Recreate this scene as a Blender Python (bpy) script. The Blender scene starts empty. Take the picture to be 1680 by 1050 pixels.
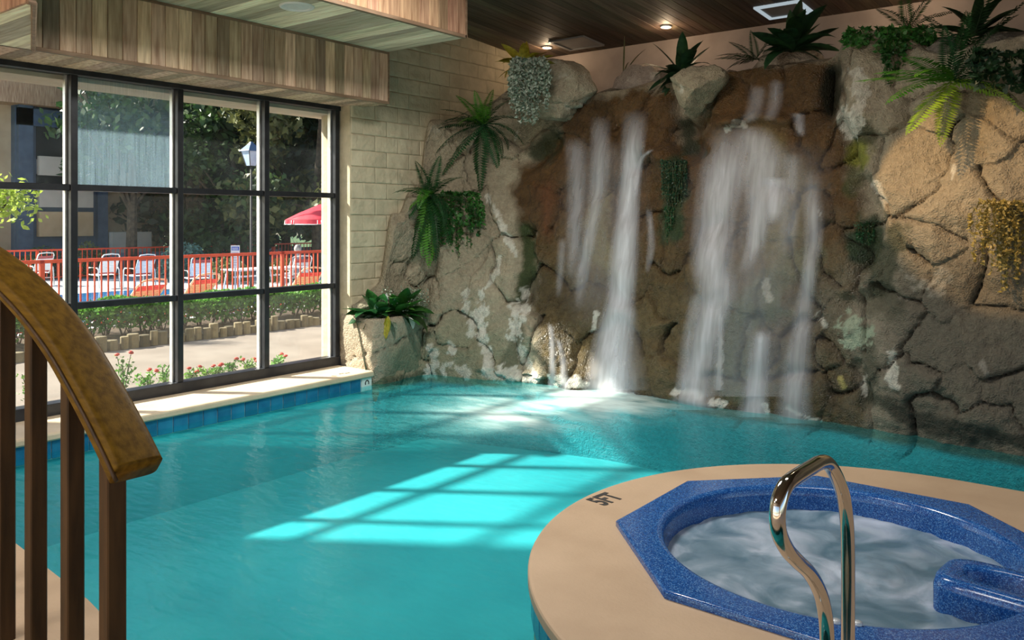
import bpy, bmesh, math, random
import numpy as np
from mathutils import Vector, Matrix
from mathutils.bvhtree import BVHTree
random.seed(7); rng = np.random.default_rng(7)
S = bpy.context.scene
COL = S.collection
PI = math.pi
# ------------------------------------------------------------------ camera
FPX, HOR, CAMH, AZ = 1345.0, 362.0, 1.95, math.radians(38)
CA, SA = math.cos(AZ), math.sin(AZ)
cd = bpy.data.cameras.new('camera'); cam = bpy.data.objects.new('camera', cd); COL.objects.link(cam)
cam.location = (0, 0, CAMH); cam.rotation_euler = (PI/2, 0, AZ)
cd.sensor_width = 36; cd.lens = 36*FPX/1680; cd.shift_y = -(525-HOR)/1680; cd.clip_start = .05; cd.clip_end = 400
S.camera = cam
# ------------------------------------------------------------------ world, sun, exposure
S.view_settings.view_transform = 'Standard'; S.view_settings.look = 'None'
S.view_settings.gamma = 1; S.view_settings.use_curve_mapping = False
S.view_settings.exposure = 0.12
S.cycles.use_denoising = True
S.cycles.max_bounces = 10; S.cycles.diffuse_bounces = 5; S.cycles.transparent_max_bounces = 24; S.cycles.glossy_bounces = 3
S.cycles.caustics_reflective = False; S.cycles.caustics_refractive = False; S.cycles.sample_clamp_indirect = 6
SUN_DIR = Vector((1, .66, -.88)).normalized()
w = bpy.data.worlds.new('sky'); S.world = w; w.use_nodes = True
nt = w.node_tree; nt.nodes.clear()
sky = nt.nodes.new('ShaderNodeTexSky'); sky.sky_type = 'NISHITA'; sky.sun_disc = False
sky.sun_elevation = math.asin(-SUN_DIR.z); sky.sun_rotation = math.atan2(-SUN_DIR.x, -SUN_DIR.y)
bg = nt.nodes.new('ShaderNodeBackground'); bg.inputs[1].default_value = .24
wo = nt.nodes.new('ShaderNodeOutputWorld'); nt.links.new(sky.outputs[0], bg.inputs[0]); nt.links.new(bg.outputs[0], wo.inputs[0])
sl = bpy.data.lights.new('sun', 'SUN'); sl.energy = 16; sl.color = (1, .92, .8); sl.angle = math.radians(2.3)
sun = bpy.data.objects.new('sun', sl); COL.objects.link(sun); sun.location = (-20, -10, 18)
sun.rotation_euler = SUN_DIR.to_track_quat('-Z', 'Y').to_euler()

# ------------------------------------------------------------------ pixel helpers (photo pixel -> ray -> surface it touches)
def ray(x, y):
    u = (x-840)/FPX; v = (HOR-y)/FPX
    return Vector((-SA+CA*u, CA+SA*u, v))
def on_z(x, y, z): r = ray(x, y); t = (z-CAMH)/r.z; return Vector((r.x*t, r.y*t, z))
def on_y(x, y, Y): r = ray(x, y); t = Y/r.y; return Vector((r.x*t, Y, CAMH+r.z*t))
def on_x(x, y, X): r = ray(x, y); t = X/r.x; return Vector((X, r.y*t, CAMH+r.z*t))
def at_d(x, y, d): r = ray(x, y); return Vector((r.x*d, r.y*d, CAMH+r.z*d))
def proj(P):
    d = -SA*P[..., 0]+CA*P[..., 1]; l = CA*P[..., 0]+SA*P[..., 1]
    return 840+FPX*l/d, HOR-FPX*(P[..., 2]-CAMH)/d
# ------------------------------------------------------------------ mesh helpers
class B:
    def __init__(s): s.v = []; s.f = []
    def add(s, vs, fs):
        o = len(s.v); s.v += [tuple(p) for p in vs]; s.f += [tuple(i+o for i in q) for q in fs]; return s
    def box(s, x0, x1, y0, y1, z0, z1, M=None):
        vs = [Vector((x, y, z)) for x in (x0, x1) for y in (y0, y1) for z in (z0, z1)]
        if M is not None: vs = [M @ p for p in vs]
        return s.add(vs, [(0,1,3,2),(4,6,7,5),(0,4,5,1),(2,3,7,6),(0,2,6,4),(1,5,7,3)])
    def tube(s, pts, r, n=8, cap=True):
        pts = [Vector(p) for p in pts]; rs = r if isinstance(r, (list, tuple)) else [r]*len(pts)
        vs = []; ref = None
        for i, p in enumerate(pts):
            t = (pts[min(i+1, len(pts)-1)]-pts[max(i-1, 0)]).normalized()
            if ref is None: ref = Vector((0,0,1)) if abs(t.z) < .9 else Vector((1,0,0))
            a = t.cross(ref).normalized(); b = t.cross(a).normalized(); ref = b.cross(t) if b.cross(t).length < .1 else ref
            for k in range(n):
                q = 2*PI*k/n; vs.append(p+rs[i]*(math.cos(q)*a+math.sin(q)*b))
        fs = [(i*n+k, i*n+(k+1) % n, (i+1)*n+(k+1) % n, (i+1)*n+k) for i in range(len(pts)-1) for k in range(n)]
        if cap: fs += [tuple(range(n))[::-1], tuple((len(pts)-1)*n+k for k in range(n))]
        return s.add(vs, fs)
    def loft(s, loops, close=True, cap0=False, cap1=False):
        n = len(loops[0]); vs = [p for l in loops for p in l]; fs = []
        for i in range(len(loops)-1):
            for k in range(n if close else n-1):
                k2 = (k+1) % n; fs.append((i*n+k, i*n+k2, (i+1)*n+k2, (i+1)*n+k))
        if cap0: fs.append(tuple(range(n))[::-1])
        if cap1: fs.append(tuple((len(loops)-1)*n+k for k in range(n)))
        return s.add(vs, fs)
    def lathe(s, prof, n=20, c=(0,0,0)):
        c = Vector(c)
        return s.loft([[c+Vector((r*math.cos(2*PI*k/n), r*math.sin(2*PI*k/n), z)) for k in range(n)] for r, z in prof])
    def prism(s, poly, z0, z1):
        n = len(poly)
        return s.add([(x, y, z0) for x, y in poly]+[(x, y, z1) for x, y in poly],
                     [tuple(range(n))[::-1], tuple(range(n, 2*n))]+[(i, (i+1) % n, n+(i+1) % n, n+i) for i in range(n)])
    def mesh(s, name, smooth=False, bevel=0, seg=2):
        me = bpy.data.meshes.new(name); me.from_pydata(s.v, [], s.f); me.validate()
        bm = bmesh.new(); bm.from_mesh(me)
        bmesh.ops.recalc_face_normals(bm, faces=bm.faces)
        if bevel:
            es = [e for e in bm.edges if len(e.link_faces) == 2 and e.calc_face_angle(0) > .5]
            bmesh.ops.bevel(bm, geom=es, offset=bevel, segments=seg, affect='EDGES', profile=.5)
        bm.to_mesh(me); bm.free()
        if smooth: me.polygons.foreach_set('use_smooth', [True]*len(me.polygons))
        return me
def obj(name, me, mat=None, parent=None, loc=None, rot=None, scale=None):
    if isinstance(me, B): me = me.mesh(name)
    o = bpy.data.objects.new(name, me); COL.objects.link(o)
    if mat is not None and me is not None and not me.materials: me.materials.append(mat)
    if parent is not None: o.parent = parent
    if loc is not None: o.location = loc
    if rot is not None: o.rotation_euler = rot
    if scale is not None: o.scale = scale if hasattr(scale, '__len__') else (scale,)*3
    return o
def tag(o, label, cat, group=None, kind=None):
    o['label'] = label; o['category'] = cat
    if group: o['group'] = group
    if kind: o['kind'] = kind
    return o
def thing(name, label, cat, loc=(0,0,0), rz=0, group=None):
    o = bpy.data.objects.new(name, None); COL.objects.link(o); o.location = loc; o.rotation_euler = (0,0,rz); o.empty_display_size = .2
    return tag(o, label, cat, group)
def struct(name, me, mat=None, label=None, cat=None):
    o = obj(name, me, mat); o['kind'] = 'structure'
    if label: o['label'] = label; o['category'] = cat
    return o
def copy_tree(o, parent=None):
    c = o.copy(); COL.objects.link(c); c.parent = parent
    for ch in o.children: copy_tree(ch, c)
    return c
# ------------------------------------------------------------------ numpy noise
def vnoise(P, seed=0):
    P = np.asarray(P, float); i = np.floor(P).astype(np.int64); f = P-i; f = f*f*(3-2*f); out = 0
    for dx in (0, 1):
        for dy in (0, 1):
            for dz in (0, 1):
                h = (i[..., 0]+dx)*374761393+(i[..., 1]+dy)*668265263+(i[..., 2]+dz)*2147483647+seed*974634757
                h = (h ^ (h >> 13))*1274126177; h = h ^ (h >> 16)
                r = (h & 0xffff)/65535.0
                wx = f[..., 0] if dx else 1-f[..., 0]; wy = f[..., 1] if dy else 1-f[..., 1]; wz = f[..., 2] if dz else 1-f[..., 2]
                out = out+r*wx*wy*wz
    return out*2-1
def fbm(P, octv=4, seed=0):
    a, out, t = 1.0, 0, 0
    P = np.asarray(P, float)
    for k in range(octv): out = out+a*vnoise(P*(2.03**k)+k*17.3, seed+k); t += a; a *= .5
    return out/t
def sstep(a, b, x): t = np.clip((x-a)/(b-a), 0, 1); return t*t*(3-2*t)
# ------------------------------------------------------------------ materials
MATS = {}
def nodes(name):
    m = bpy.data.materials.new(name); m.use_nodes = True; t = m.node_tree; t.nodes.clear()
    out = t.nodes.new('ShaderNodeOutputMaterial'); MATS[name] = m
    return m, t, out
def N(t, typ, **kw):
    n = t.nodes.new('ShaderNode'+typ)
    for k, v in kw.items():
        if k.startswith('i_'):
            k = k[2:]; k = int(k) if k.isdigit() else k.replace('_', ' ')
            n.inputs[k].default_value = v
        else: setattr(n, k, v)
    return n
def c4(c): return (c[0], c[1], c[2], 1)
def ramp(t, fac, stops):
    r = N(t, 'ValToRGB'); e = r.color_ramp.elements
    while len(e) < len(stops): e.new(.5)
    for q, (p, c) in zip(e, stops): q.position = p; q.color = c4(c) if hasattr(c, '__len__') else (c, c, c, 1)
    t.links.new(fac, r.inputs[0]); return r.outputs[0]
def M(name, c1, c2=None, scale=6, rough=.6, metal=0, bump=0, bscale=None, rand=0, stretch=(1,1,1), detail=5, rnd_hue=0, spec=.5, transl=0, coat=0, contrast=(.35, .65)):
    m, t, out = nodes(name); L = t.links.new
    tc = N(t, 'TexCoord'); mp = N(t, 'Mapping'); mp.inputs['Scale'].default_value = stretch
    oi = N(t, 'ObjectInfo')
    vm = N(t, 'VectorMath', operation='MULTIPLY_ADD'); L(oi.outputs['Random'], vm.inputs[0]); vm.inputs[1].default_value = (37, 51, 23)
    L(tc.outputs['Object'], vm.inputs[2]); L(vm.outputs[0], mp.inputs[0])
    no = N(t, 'TexNoise', i_Scale=scale, i_Detail=detail); L(mp.outputs[0], no.inputs['Vector'])
    col = ramp(t, no.outputs[0], [(contrast[0], c1), (contrast[1], c2 or c1)])
    if rand:
        hs = N(t, 'HueSaturation'); L(col, hs.inputs['Color'])
        mr = N(t, 'MapRange'); L(oi.outputs['Random'], mr.inputs[0]); mr.inputs[3].default_value = 1-rand; mr.inputs[4].default_value = 1+rand
        L(mr.outputs[0], hs.inputs['Value'])
        if rnd_hue:
            wn = N(t, 'TexWhiteNoise', noise_dimensions='1D'); L(oi.outputs['Random'], wn.inputs['W'])
            m2 = N(t, 'MapRange'); L(wn.outputs[0], m2.inputs[0]); m2.inputs[3].default_value = .5-rnd_hue; m2.inputs[4].default_value = .5+rnd_hue
            L(m2.outputs[0], hs.inputs['Hue'])
        col = hs.outputs[0]
    p = N(t, 'BsdfPrincipled', i_Roughness=rough, i_Metallic=metal); p.inputs['Specular IOR Level'].default_value = spec
    p.inputs['Coat Weight'].default_value = coat
    L(col, p.inputs['Base Color'])
    if bump:
        n2 = N(t, 'TexNoise', i_Scale=bscale or scale*3, i_Detail=6); L(mp.outputs[0], n2.inputs['Vector'])
        bp = N(t, 'Bump', i_Strength=bump, i_Distance=.02); L(n2.outputs[0], bp.inputs['Height']); L(bp.outputs[0], p.inputs['Normal'])
    sh = p.outputs[0]
    if transl:
        tr = N(t, 'BsdfTranslucent'); L(col, tr.inputs[0]); mx = N(t, 'MixShader', i_0=transl); L(sh, mx.inputs[1]); L(tr.outputs[0], mx.inputs[2]); sh = mx.outputs[0]
    L(sh, out.inputs[0]); return m
def Memit(name, c, s):
    m, t, out = nodes(name); e = N(t, 'Emission', i_Strength=s); e.inputs[0].default_value = c4(c); t.links.new(e.outputs[0], out.inputs[0]); return m
m_board = M('grey_brown_cedar', (.30,.19,.12), (.64,.49,.35), 3.2, .75, bump=.2, bscale=9, rand=.5, rnd_hue=.014, stretch=(9,9,.8), contrast=(.3,.72))
m_boardx = M('pale_soffit_cedar', (.52,.43,.30), (.86,.78,.60), 3.2, .75, bump=.2, bscale=9, rand=.42, rnd_hue=.02, stretch=(.8,9,9), contrast=(.3,.72))
m_red = M('red_brown_cedar', (.26,.14,.08), (.52,.34,.21), 3.2, .75, bump=.25, bscale=9, rand=.35, rnd_hue=.012, stretch=(9,9,.8), contrast=(.3,.72))
m_ceil = M('dark_cedar', (.045,.028,.018), (.14,.095,.06), 2.6, .7, bump=.2, bscale=9, rand=.55, rnd_hue=.02, stretch=(9,.5,9), contrast=(.3,.72))
m_trimw = M('soffit_trim_wood', (.16,.10,.06), (.3,.2,.13), 4, .7, stretch=(4,.6,4))
m_darkin = M('dark_void_board', (.03,.025,.02), None, 4, .9)
m_block = M('split_face_block', (.44,.385,.27), (.56,.49,.35), 4, .9, bump=.5, bscale=22, rand=.07)
m_mortar = M('block_mortar', (.44,.385,.27), (.54,.47,.335), 9, .95, bump=.3)
m_plaster = M('pale_plaster', (.40,.33,.29), (.50,.42,.37), 3, .9, bump=.15, bscale=14)
m_conc = M('beige_deck_concrete', (.45,.315,.20), (.55,.395,.26), 2.2, .68, bump=.12, bscale=60, detail=8, contrast=(.3,.7))
m_cop = M('beige_coping', (.56,.44,.30), (.68,.55,.39), 3, .65, bump=.15, bscale=40)
m_tile = M('blue_pool_tile', (.010,.11,.24), (.02,.19,.34), 5, .18, rand=.15, bump=.05)
m_grout = M('pale_grout', (.55,.58,.55), None, 8, .8)
m_whitetile = M('white_marker_tile', (.7,.74,.7), None, 8, .25)
m_black = M('black_marking', (.02,.02,.02), (.05,.045,.04), 30, .7)
m_alum = M('dark_bronze_frame', (.022,.024,.030), (.035,.038,.045), 8, .38, .5)
m_strip = M('bright_aluminium_strip', (.62,.62,.62), (.75,.75,.75), 10, .35, .6)
m_steel = M('polished_steel', (.62,.6,.56), (.7,.68,.64), 3, .09, 1)
m_rail = M('varnished_brown_wood', (.085,.044,.004), (.150,.080,.008), 6, .5, bump=.06, bscale=30, stretch=(.5,9,9), spec=.08)
m_bal = M('brown_baluster_wood', (.036,.018,.006), (.07,.034,.011), 4, .5, stretch=(7,7,1), spec=.2)
m_spa = None
m_white = M('white_enamel', (.75,.75,.73), None, 8, .4)
m_grey = M('grey_panel', (.16,.17,.18), (.22,.23,.24), 3, .4)
m_silver = M('silver_fixture_frame', (.5,.53,.56), None, 8, .4, .3)
m_lens = M('frosted_lens', (.62,.66,.66), (.7,.74,.74), 30, .3)
m_glow = Memit('lit_lamp_lens', (1,.62,.25), 7)
# ================================================================== ROOM SHELL
WX, BX, BY, FX, FY = -7.97, -7.74, 10.4, 4.5, -3.5      # window plane, block face, back wall, right wall, rear wall
DZ = .17
def ceil_z(Y): return 4.48+.06*(BY-Y)
# ---- ceiling: planks along Y, slightly sloped
ce = struct('ceiling', B().add([(-8.3, FY-.2, ceil_z(FY-.2)+.03), (FX+.2, FY-.2, ceil_z(FY-.2)+.03), (FX+.2, BY+.2, ceil_z(BY+.2)+.03), (-8.3, BY+.2, ceil_z(BY+.2)+.03),
     (-8.3, FY-.2, ceil_z(FY-.2)+.25), (FX+.2, FY-.2, ceil_z(FY-.2)+.25), (FX+.2, BY+.2, ceil_z(BY+.2)+.25), (-8.3, BY+.2, ceil_z(BY+.2)+.25)],
     [(0,1,2,3),(7,6,5,4),(0,4,5,1),(1,5,6,2),(2,6,7,3),(3,7,4,0)]), m_darkin)
plen = math.hypot(BY-FY, .06*(BY-FY)); pm = B().box(-.069,.069,-plen/2,plen/2,-.012,.012).mesh('ceiling_plank', bevel=.004, seg=1)
for i in range(87):
    obj('plank', pm, m_ceil, ce, (-7.66+i*.14, (BY+FY)/2, ceil_z((BY+FY)/2)+.015), (-math.atan(.06), 0, 0))
# ---- block wall beside the window
wl = struct('wall_left', B().box(-8.25, BX-.006, 6.69, BY+.1, -.9, 5.3).box(-8.25, BX-.012, FY, 2.44, -.9, 5.3).box(-8.25,BX-.02,2.44,6.69,3.45,5.3).box(-8.2,-7.99,2.44,6.69,-.9,.10), m_mortar)
bms = []
for k in range(6):
    nx, nz = 25, 13; vs = []; W_, H_ = .397, .197
    yy, zz = np.meshgrid(np.linspace(-W_/2, W_/2, nx), np.linspace(-H_/2, H_/2, nz), indexing='ij')
    P = np.stack([yy*14+k*9.1, zz*14, np.full_like(yy, k*3.3)], -1)
    ed = np.minimum(np.minimum(yy+W_/2, W_/2-yy), np.minimum(zz+H_/2, H_/2-zz))
    h = .003*sstep(0, .012, ed)*(1)+.013*fbm(P, 4, k)*sstep(0, .02, ed)
    b_ = B(); b_.add([(h[i, j], yy[i, j], zz[i, j]) for i in range(nx) for j in range(nz)], [(i*nz+j, (i+1)*nz+j, (i+1)*nz+j+1, i*nz+j+1) for i in range(nx-1) for j in range(nz-1)])
    rim = [i*nz for i in range(nx)]+[(nx-1)*nz+j for j in range(1, nz)]+[i*nz+nz-1 for i in range(nx-2, -1, -1)]+[j for j in range(nz-2, 0, -1)]
    o = len(b_.v); b_.v += [(-.012, b_.v[r][1], b_.v[r][2]) for r in rim]; n_ = len(rim)
    b_.f += [(rim[q], rim[(q+1) % n_], o+(q+1) % n_, o+q) for q in range(n_)]
    bms.append(b_.mesh('split_face_block', smooth=True))
for r in range(2, 24):
    off = .2 if r % 2 else 0
    for c in range(10):
        y = 6.90+off+c*.4; z = .12+r*.2
        if y+.2 > BY+.05 or z > ceil_z(y)+.05: continue
        obj('block', bms[(r*7+c*3+r*c) % 6], m_block, wl, (BX, y, z), (0, 0, 0))
hb = B().box(-.012,.006,-.096,.096,-.096,.096).mesh('half_block', bevel=.006, seg=1)
for r in range(3, 24, 2): obj('block', hb, m_block, wl, (BX, 6.80, .12+r*.2))
# ---- back, right, rear walls
struct('wall_back', B().box(-8.2, FX, BY, BY+.25, -.9, 4.9), m_plaster)
struct('wall_right', B().box(FX, FX+.25, FY, BY, -.9, .4).box(FX, FX+.25, FY, BY, 3.4, 5.6).box(FX, FX+.25, 6.5, BY, .4, 3.4).box(FX, FX+.25, FY, -2.5, .4, 3.4), m_plaster)
struct('wall_rear', B().box(-8.2, FX, FY-.25, FY, -.9, .4).box(-8.2, FX, FY-.25, FY, 3.5, 5.7).box(-8.2, -7, FY-.25, FY, .4, 3.5).box(3.6, FX, FY-.25, FY, .4, 3.5), m_plaster)
# ---- floor slabs and the spa peninsula
PCX, PCY, PR = -1.03, 4.47, 1.86
fl = struct('floor', B().box(-8.0, FX, FY, 1.5, -.9, DZ).box(.9, FX, 1.5, BY, -.9, DZ), m_conc)
SX, SY, AP = -1.35, 4.6, 1.115
NP = 96
def oct_r(a, ap):
    k = (a+PI/8) % (PI/4)-PI/8; return ap/math.cos(k)
def octo(ap, z, n=NP): return [Vector((SX+oct_r(2*PI*k/n, ap)*math.cos(2*PI*k/n), SY+oct_r(2*PI*k/n, ap)*math.sin(2*PI*k/n), z)) for k in range(n)]
def circ(r, z, n=NP, c=(SX, SY), ey=1): return [Vector((c[0]+r*math.cos(2*PI*k/n), c[1]+ey*r*math.sin(2*PI*k/n), z)) for k in range(n)]
def pen(r, z):      # stadium outline: half circle to the west, straight to the east
    pts = [Vector((PCX+r*math.cos(a), PCY+r*math.sin(a), z)) for a in np.linspace(PI/2, 3*PI/2, 73)]
    return pts+[Vector((x, PCY-r, z)) for x in (-.4, .3, .9)]+[Vector((.9, PCY, z))]+[Vector((x, PCY+r, z)) for x in (.9, .3, -.4)]
bm = bmesh.new()
ol = [bm.verts.new(p) for p in pen(PR-.02, DZ)]; il = [bm.verts.new(p) for p in octo(AP-.03, DZ, 64)]
es = [bm.edges.new((l[i], l[(i+1) % len(l)])) for l in (ol, il) for i in range(len(l))]
bmesh.ops.triangle_fill(bm, edges=es, use_beauty=True)
for f in bm.faces:
    f.normal_update()
    if f.normal.z < 0: f.normal_flip()
prev = ol
for r, z in ((PR-.006, DZ-.003), (PR, DZ-.012), (PR, DZ-.055), (PR-.008, DZ-.066), (PR-.03, DZ-.07), (PR-.035, -.9)):
    cur = [bm.verts.new(p) for p in pen(r, z)]; n = len(cur)
    for i in range(n): bm.faces.new((prev[i], prev[(i+1) % n], cur[(i+1) % n], cur[i]))
    prev = cur
bmesh.ops.recalc_face_normals(bm, faces=bm.faces)
me = bpy.data.meshes.new('spa_deck'); bm.to_mesh(me); bm.free()
deck = struct('spa_deck', me, m_conc)
# tiles on the deck's curved edge
tl = B().box(-.074,.074,-.006,.006,-.07,.07).mesh('pool_tile', bevel=.003, seg=1)
gb = B().loft([pen(PR-.028, -.06), pen(PR-.028, DZ-.072), pen(PR-.04, DZ-.071)], True); obj('grout_band', gb, m_grout, deck)
arc = .1525/(PR-.024)
for k in range(38):
    a = PI/2+.05+k*arc
    if a > 3*PI/2: break
    obj('tile', tl, m_tile, deck, (PCX+(PR-.023)*math.cos(a), PCY+(PR-.023)*math.sin(a), .025), (0, 0, a+PI/2))
# 5FT marking on the deck, read from the pool
def text_mesh(body, size, off=.0, ext=.001):
    cu = bpy.data.curves.new('t', 'FONT'); cu.body = body; cu.size = size; cu.offset = off; cu.extrude = ext; cu.align_x = 'CENTER'; cu.align_y = 'CENTER'
    o = bpy.data.objects.new('t', cu); COL.objects.link(o); dg = bpy.context.evaluated_depsgraph_get()
    me = bpy.data.meshes.new_from_object(o.evaluated_get(dg)); bpy.data.objects.remove(o); bpy.data.curves.remove(cu); return me
c5 = on_z(994, 819, DZ+.001); e5 = on_z(1020, 809, DZ)-on_z(970, 829, DZ)
obj('depth_marking', text_mesh('5FT', .215, .006), m_black, deck, (c5.x, c5.y, DZ+.0015), (0, 0, math.atan2(e5.y, e5.x)), (.62, 1, 1))
# ---- coping under the window with its tile band
b_ = B(); pr = [(-8.0, DZ), (-7.285, DZ), (-7.272, DZ-.006), (-7.266, DZ-.02), (-7.266, DZ-.055), (-7.275, DZ-.068), (-7.30, DZ-.07), (-8.0, DZ-.07)]
b_.loft([[Vector((x, y, z)) for x, z in pr] for y in (1.5, 6.64)], True, True, True)
cop = struct('trim_1', b_.mesh('coping'), m_cop)
obj('grout_band', B().box(-7.40, -7.305, 1.5, 6.64, -.06, DZ-.07), m_grout, cop)
tl2 = B().box(-.006,.006,-.0745,.0745,-.075,.075).mesh('pool_tile', bevel=.003, seg=1)
for k in range(32):
    obj('tile', tl2, m_tile, cop, (-7.302, 6.392-k*.1555, .022))
obj('marker_tile', B().box(-.008,.008,-.074,.074,-.075,.075).mesh('marker_tile', bevel=.003, seg=1), m_whitetile, cop, (-7.300, 6.56, .022))
hs = B().tube([(0, .026*math.cos(a), .032*math.sin(a)) for a in np.linspace(-.5, PI+.5, 16)], .008, 6); obj('marker_glyph', hs.mesh('g', True), m_black, cop, (-7.292, 6.56, .035), None, (.3,1,1))
for (x, y) in ((548, 617), (560, 613), (570, 612)):
    p = on_z(x, y, DZ+.001); obj('coping_mark', B().box(-.03,.03,-.012,.012,0,.001).mesh('coping_mark'), m_black, cop, p, (0, 0, .6 if x < 555 else 1.4))
# ---- pool basin
m_basin = M('turquoise_pool_plaster', (.055,.35,.40), (.075,.42,.46), 1.2, .8, contrast=(.3,.7))
PZ = -.79
struct('pool_basin', B().add([(-7.32,1.5,PZ),(.9,1.5,PZ),(.9,9.2,PZ),(-7.32,9.2,PZ),(-7.32,1.5,-.02),(.9,1.5,-.02),(.9,9.2,-.02),(-7.32,9.2,-.02)],[(0,1,2,3),(0,4,5,1),(1,5,6,2),(3,7,4,0),(2,6,7,3)]), m_basin)
# ================================================================== WINDOW
win = bpy.data.objects.new('window_1', None); COL.objects.link(win); win['kind'] = 'structure'; win['label'] = 'tall dark framed window wall of square panes over the pool'; win['category'] = 'window'
YS = [2.46, 3.51, 4.57, 5.62, 6.64]; ZS = [.22, 1.15, 2.26, 3.33]
fx0, fx1 = -8.05, -7.93
obj('head_rail', B().box(fx0, fx1+.02, 2.40, 6.69, 3.31, 3.43).mesh('head_rail', bevel=.004, seg=1), m_alum, win)
obj('sill_rail', B().box(fx0, fx1+.03, 2.40, 6.69, .10, .28).mesh('sill_rail', bevel=.004, seg=1), m_alum, win)
for i, y in enumerate(YS):
    obj('mullion', B().box(fx0, fx1+.015, y-.032, y+.032, .28, 3.31).mesh('mullion', bevel=.004, seg=1), m_alum, win)
    if i:
        obj('sun_side_strip', B().box(fx0+.005, fx0+.055, y-.05, y-.033, .28, 3.31).mesh('sun_side_strip'), m_strip, win)  # bright strip added to stand in for the sunlit mullion side
for z in ZS[1:3]:
    for y0, y1 in zip(YS, YS[1:]):
        obj('transom', B().box(fx0+.01, fx1, y0+.033, y1-.033, z-.03, z+.03).mesh('transom', bevel=.004, seg=1), m_alum, win)
def glass(name, haze, hcol=(.62,.72,.75), streak=False, refl=.9):
    m, t, out = nodes(name); L = t.links.new
    tr = N(t, 'BsdfTransparent'); tr.inputs[0].default_value = (.93,.95,.94,1); gl = N(t, 'BsdfGlossy', i_Roughness=.03); gl.inputs[0].default_value = (refl,refl,refl,1)
    fr = N(t, 'Fresnel', i_IOR=1.45); ge = N(t, 'NewGeometry'); fm = N(t, 'Math', operation='MULTIPLY_ADD'); fm.inputs[1].default_value = -1; fm.inputs[2].default_value = 1; L(ge.outputs['Backfacing'], fm.inputs[0]); fk = N(t, 'Math', operation='MULTIPLY'); L(fm.outputs[0], fk.inputs[0]); L(fr.outputs[0], fk.inputs[1]); mx = N(t, 'MixShader'); L(fk.outputs[0], mx.inputs[0]); L(tr.outputs[0], mx.inputs[1]); L(gl.outputs[0], mx.inputs[2]); sh = mx.outputs[0]
    if haze:
        tc = N(t, 'TexCoord'); mp = N(t, 'Mapping'); mp.inputs['Scale'].default_value = (1, 55, 1.2) if streak else (1, 2, 2); L(tc.outputs['Object'], mp.inputs[0])
        no = N(t, 'TexNoise', i_Scale=1.6, i_Detail=4); L(mp.outputs[0], no.inputs['Vector'])
        fac = ramp(t, no.outputs[0], [(.25, .35*haze), (.75, haze)])
        d1 = N(t, 'BsdfDiffuse'); d1.inputs[0].default_value = c4(hcol); d2 = N(t, 'BsdfTranslucent'); d2.inputs[0].default_value = c4(hcol)
        dm = N(t, 'MixShader', i_0=.6); L(d1.outputs[0], dm.inputs[1]); L(d2.outputs[0], dm.inputs[2])
        m2 = N(t, 'MixShader'); L(fac, m2.inputs[0]); L(sh, m2.inputs[1]); L(dm.outputs[0], m2.inputs[2]); sh = m2.outputs[0]
    L(sh, out.inputs[0]); return m
g_clear = glass('clear_glass', 0.008); g_fog = glass('fogged_glass', .20, (.36,.52,.62), streak=True); g_low = glass('hazy_glass', .022, (.7,.66,.6))  # lowest panes get a slight pale haze
for i, (y0, y1) in enumerate(zip(YS, YS[1:])):
    for j, (z0, z1) in enumerate(zip(ZS, ZS[1:])):
        mat = g_fog if (i == 1 and j == 2) else (g_low if j == 0 else g_clear)
        me = B().box(-8.003, -7.997, y0+.03, y1-.03, z0+(.06 if j == 0 else .03), z1-.02).mesh('pane'); o = obj('pane', me, mat, win)
        if mat is g_fog: o['label'] = 'pane fogged with streaks of condensation'
# outside lintel (its edge shades the top of the glass), jamb, and an unseen wall added to block the sun
m_ext = M('exterior_stucco', (.50,.43,.35), (.58,.50,.41), 4, .9, bump=.3, bscale=25)
struct('trim_2', B().box(-8.52, -8.05, 2.0, 7.6, 3.27, 3.75).box(-8.3,-8.05,6.70,7.6,-.2,3.27), m_ext)
struct('wall_sun_block', B().box(-8.95, -8.2, 2.05, 2.36, -.2, 4.4), m_ext)
# ================================================================== SOFFITS
LF, UF, LZ, UZ, SE = -7.30, -6.05, 3.36, 3.99, 6.89
def boards(parent, x, y0, y1, z0, z1, mat, n_w=.135):
    me = B().box(-.012,.012,-n_w/2+.002,n_w/2-.002,-(z1-z0)/2,(z1-z0)/2).mesh('fascia_board', bevel=.004, seg=1)
    y = y1-n_w/2
    while y > y0:
        obj('board', me, mat, parent, (x, y, (z0+z1)/2)); y -= n_w
lo = struct('soffit_lower', B().box(-7.9, LF-.02, 1.4, SE-.02, LZ+.02, UZ+.02), m_darkin, 'lower boxed wooden soffit hung above the window', 'soffit')
boards(lo, LF, 1.6, SE, LZ+.03, UZ, m_board)
obj('edge_trim', B().box(LF-.03, LF+.018, 1.4, SE+.01, LZ, LZ+.03).mesh('edge_trim'), m_trimw, lo)
obj('corner_trim', B().box(LF-.02, LF+.02, SE-.005, SE+.02, LZ, UZ).mesh('corner_trim'), m_trimw, lo)
obj('upper_trim', B().box(LF-.01, LF+.022, 1.4, SE, UZ-.028, UZ-.002).mesh('upper_trim'), m_trimw, lo)
um = B().box(-.30,.30,-.068,.068,-.01,.01).mesh('underside_board', bevel=.003, seg=1)
for k in range(38): obj('board', um, m_board, lo, (LF-.33, SE-.07-k*.14, LZ+.012))
em = B().box(-.066,.066,-.01,.01,-(UZ-LZ)/2,(UZ-LZ)/2).mesh('end_board', bevel=.003, seg=1)
for k in range(4): obj('board', em, m_board, lo, (LF-.08-k*.135, SE-.005, (LZ+UZ)/2))
up = struct('soffit_upper', B().box(-7.9, UF-.02, -1, SE-.02, UZ+.02, 4.75), m_darkin, 'upper wooden soffit stepping out above the window box', 'soffit')
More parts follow.
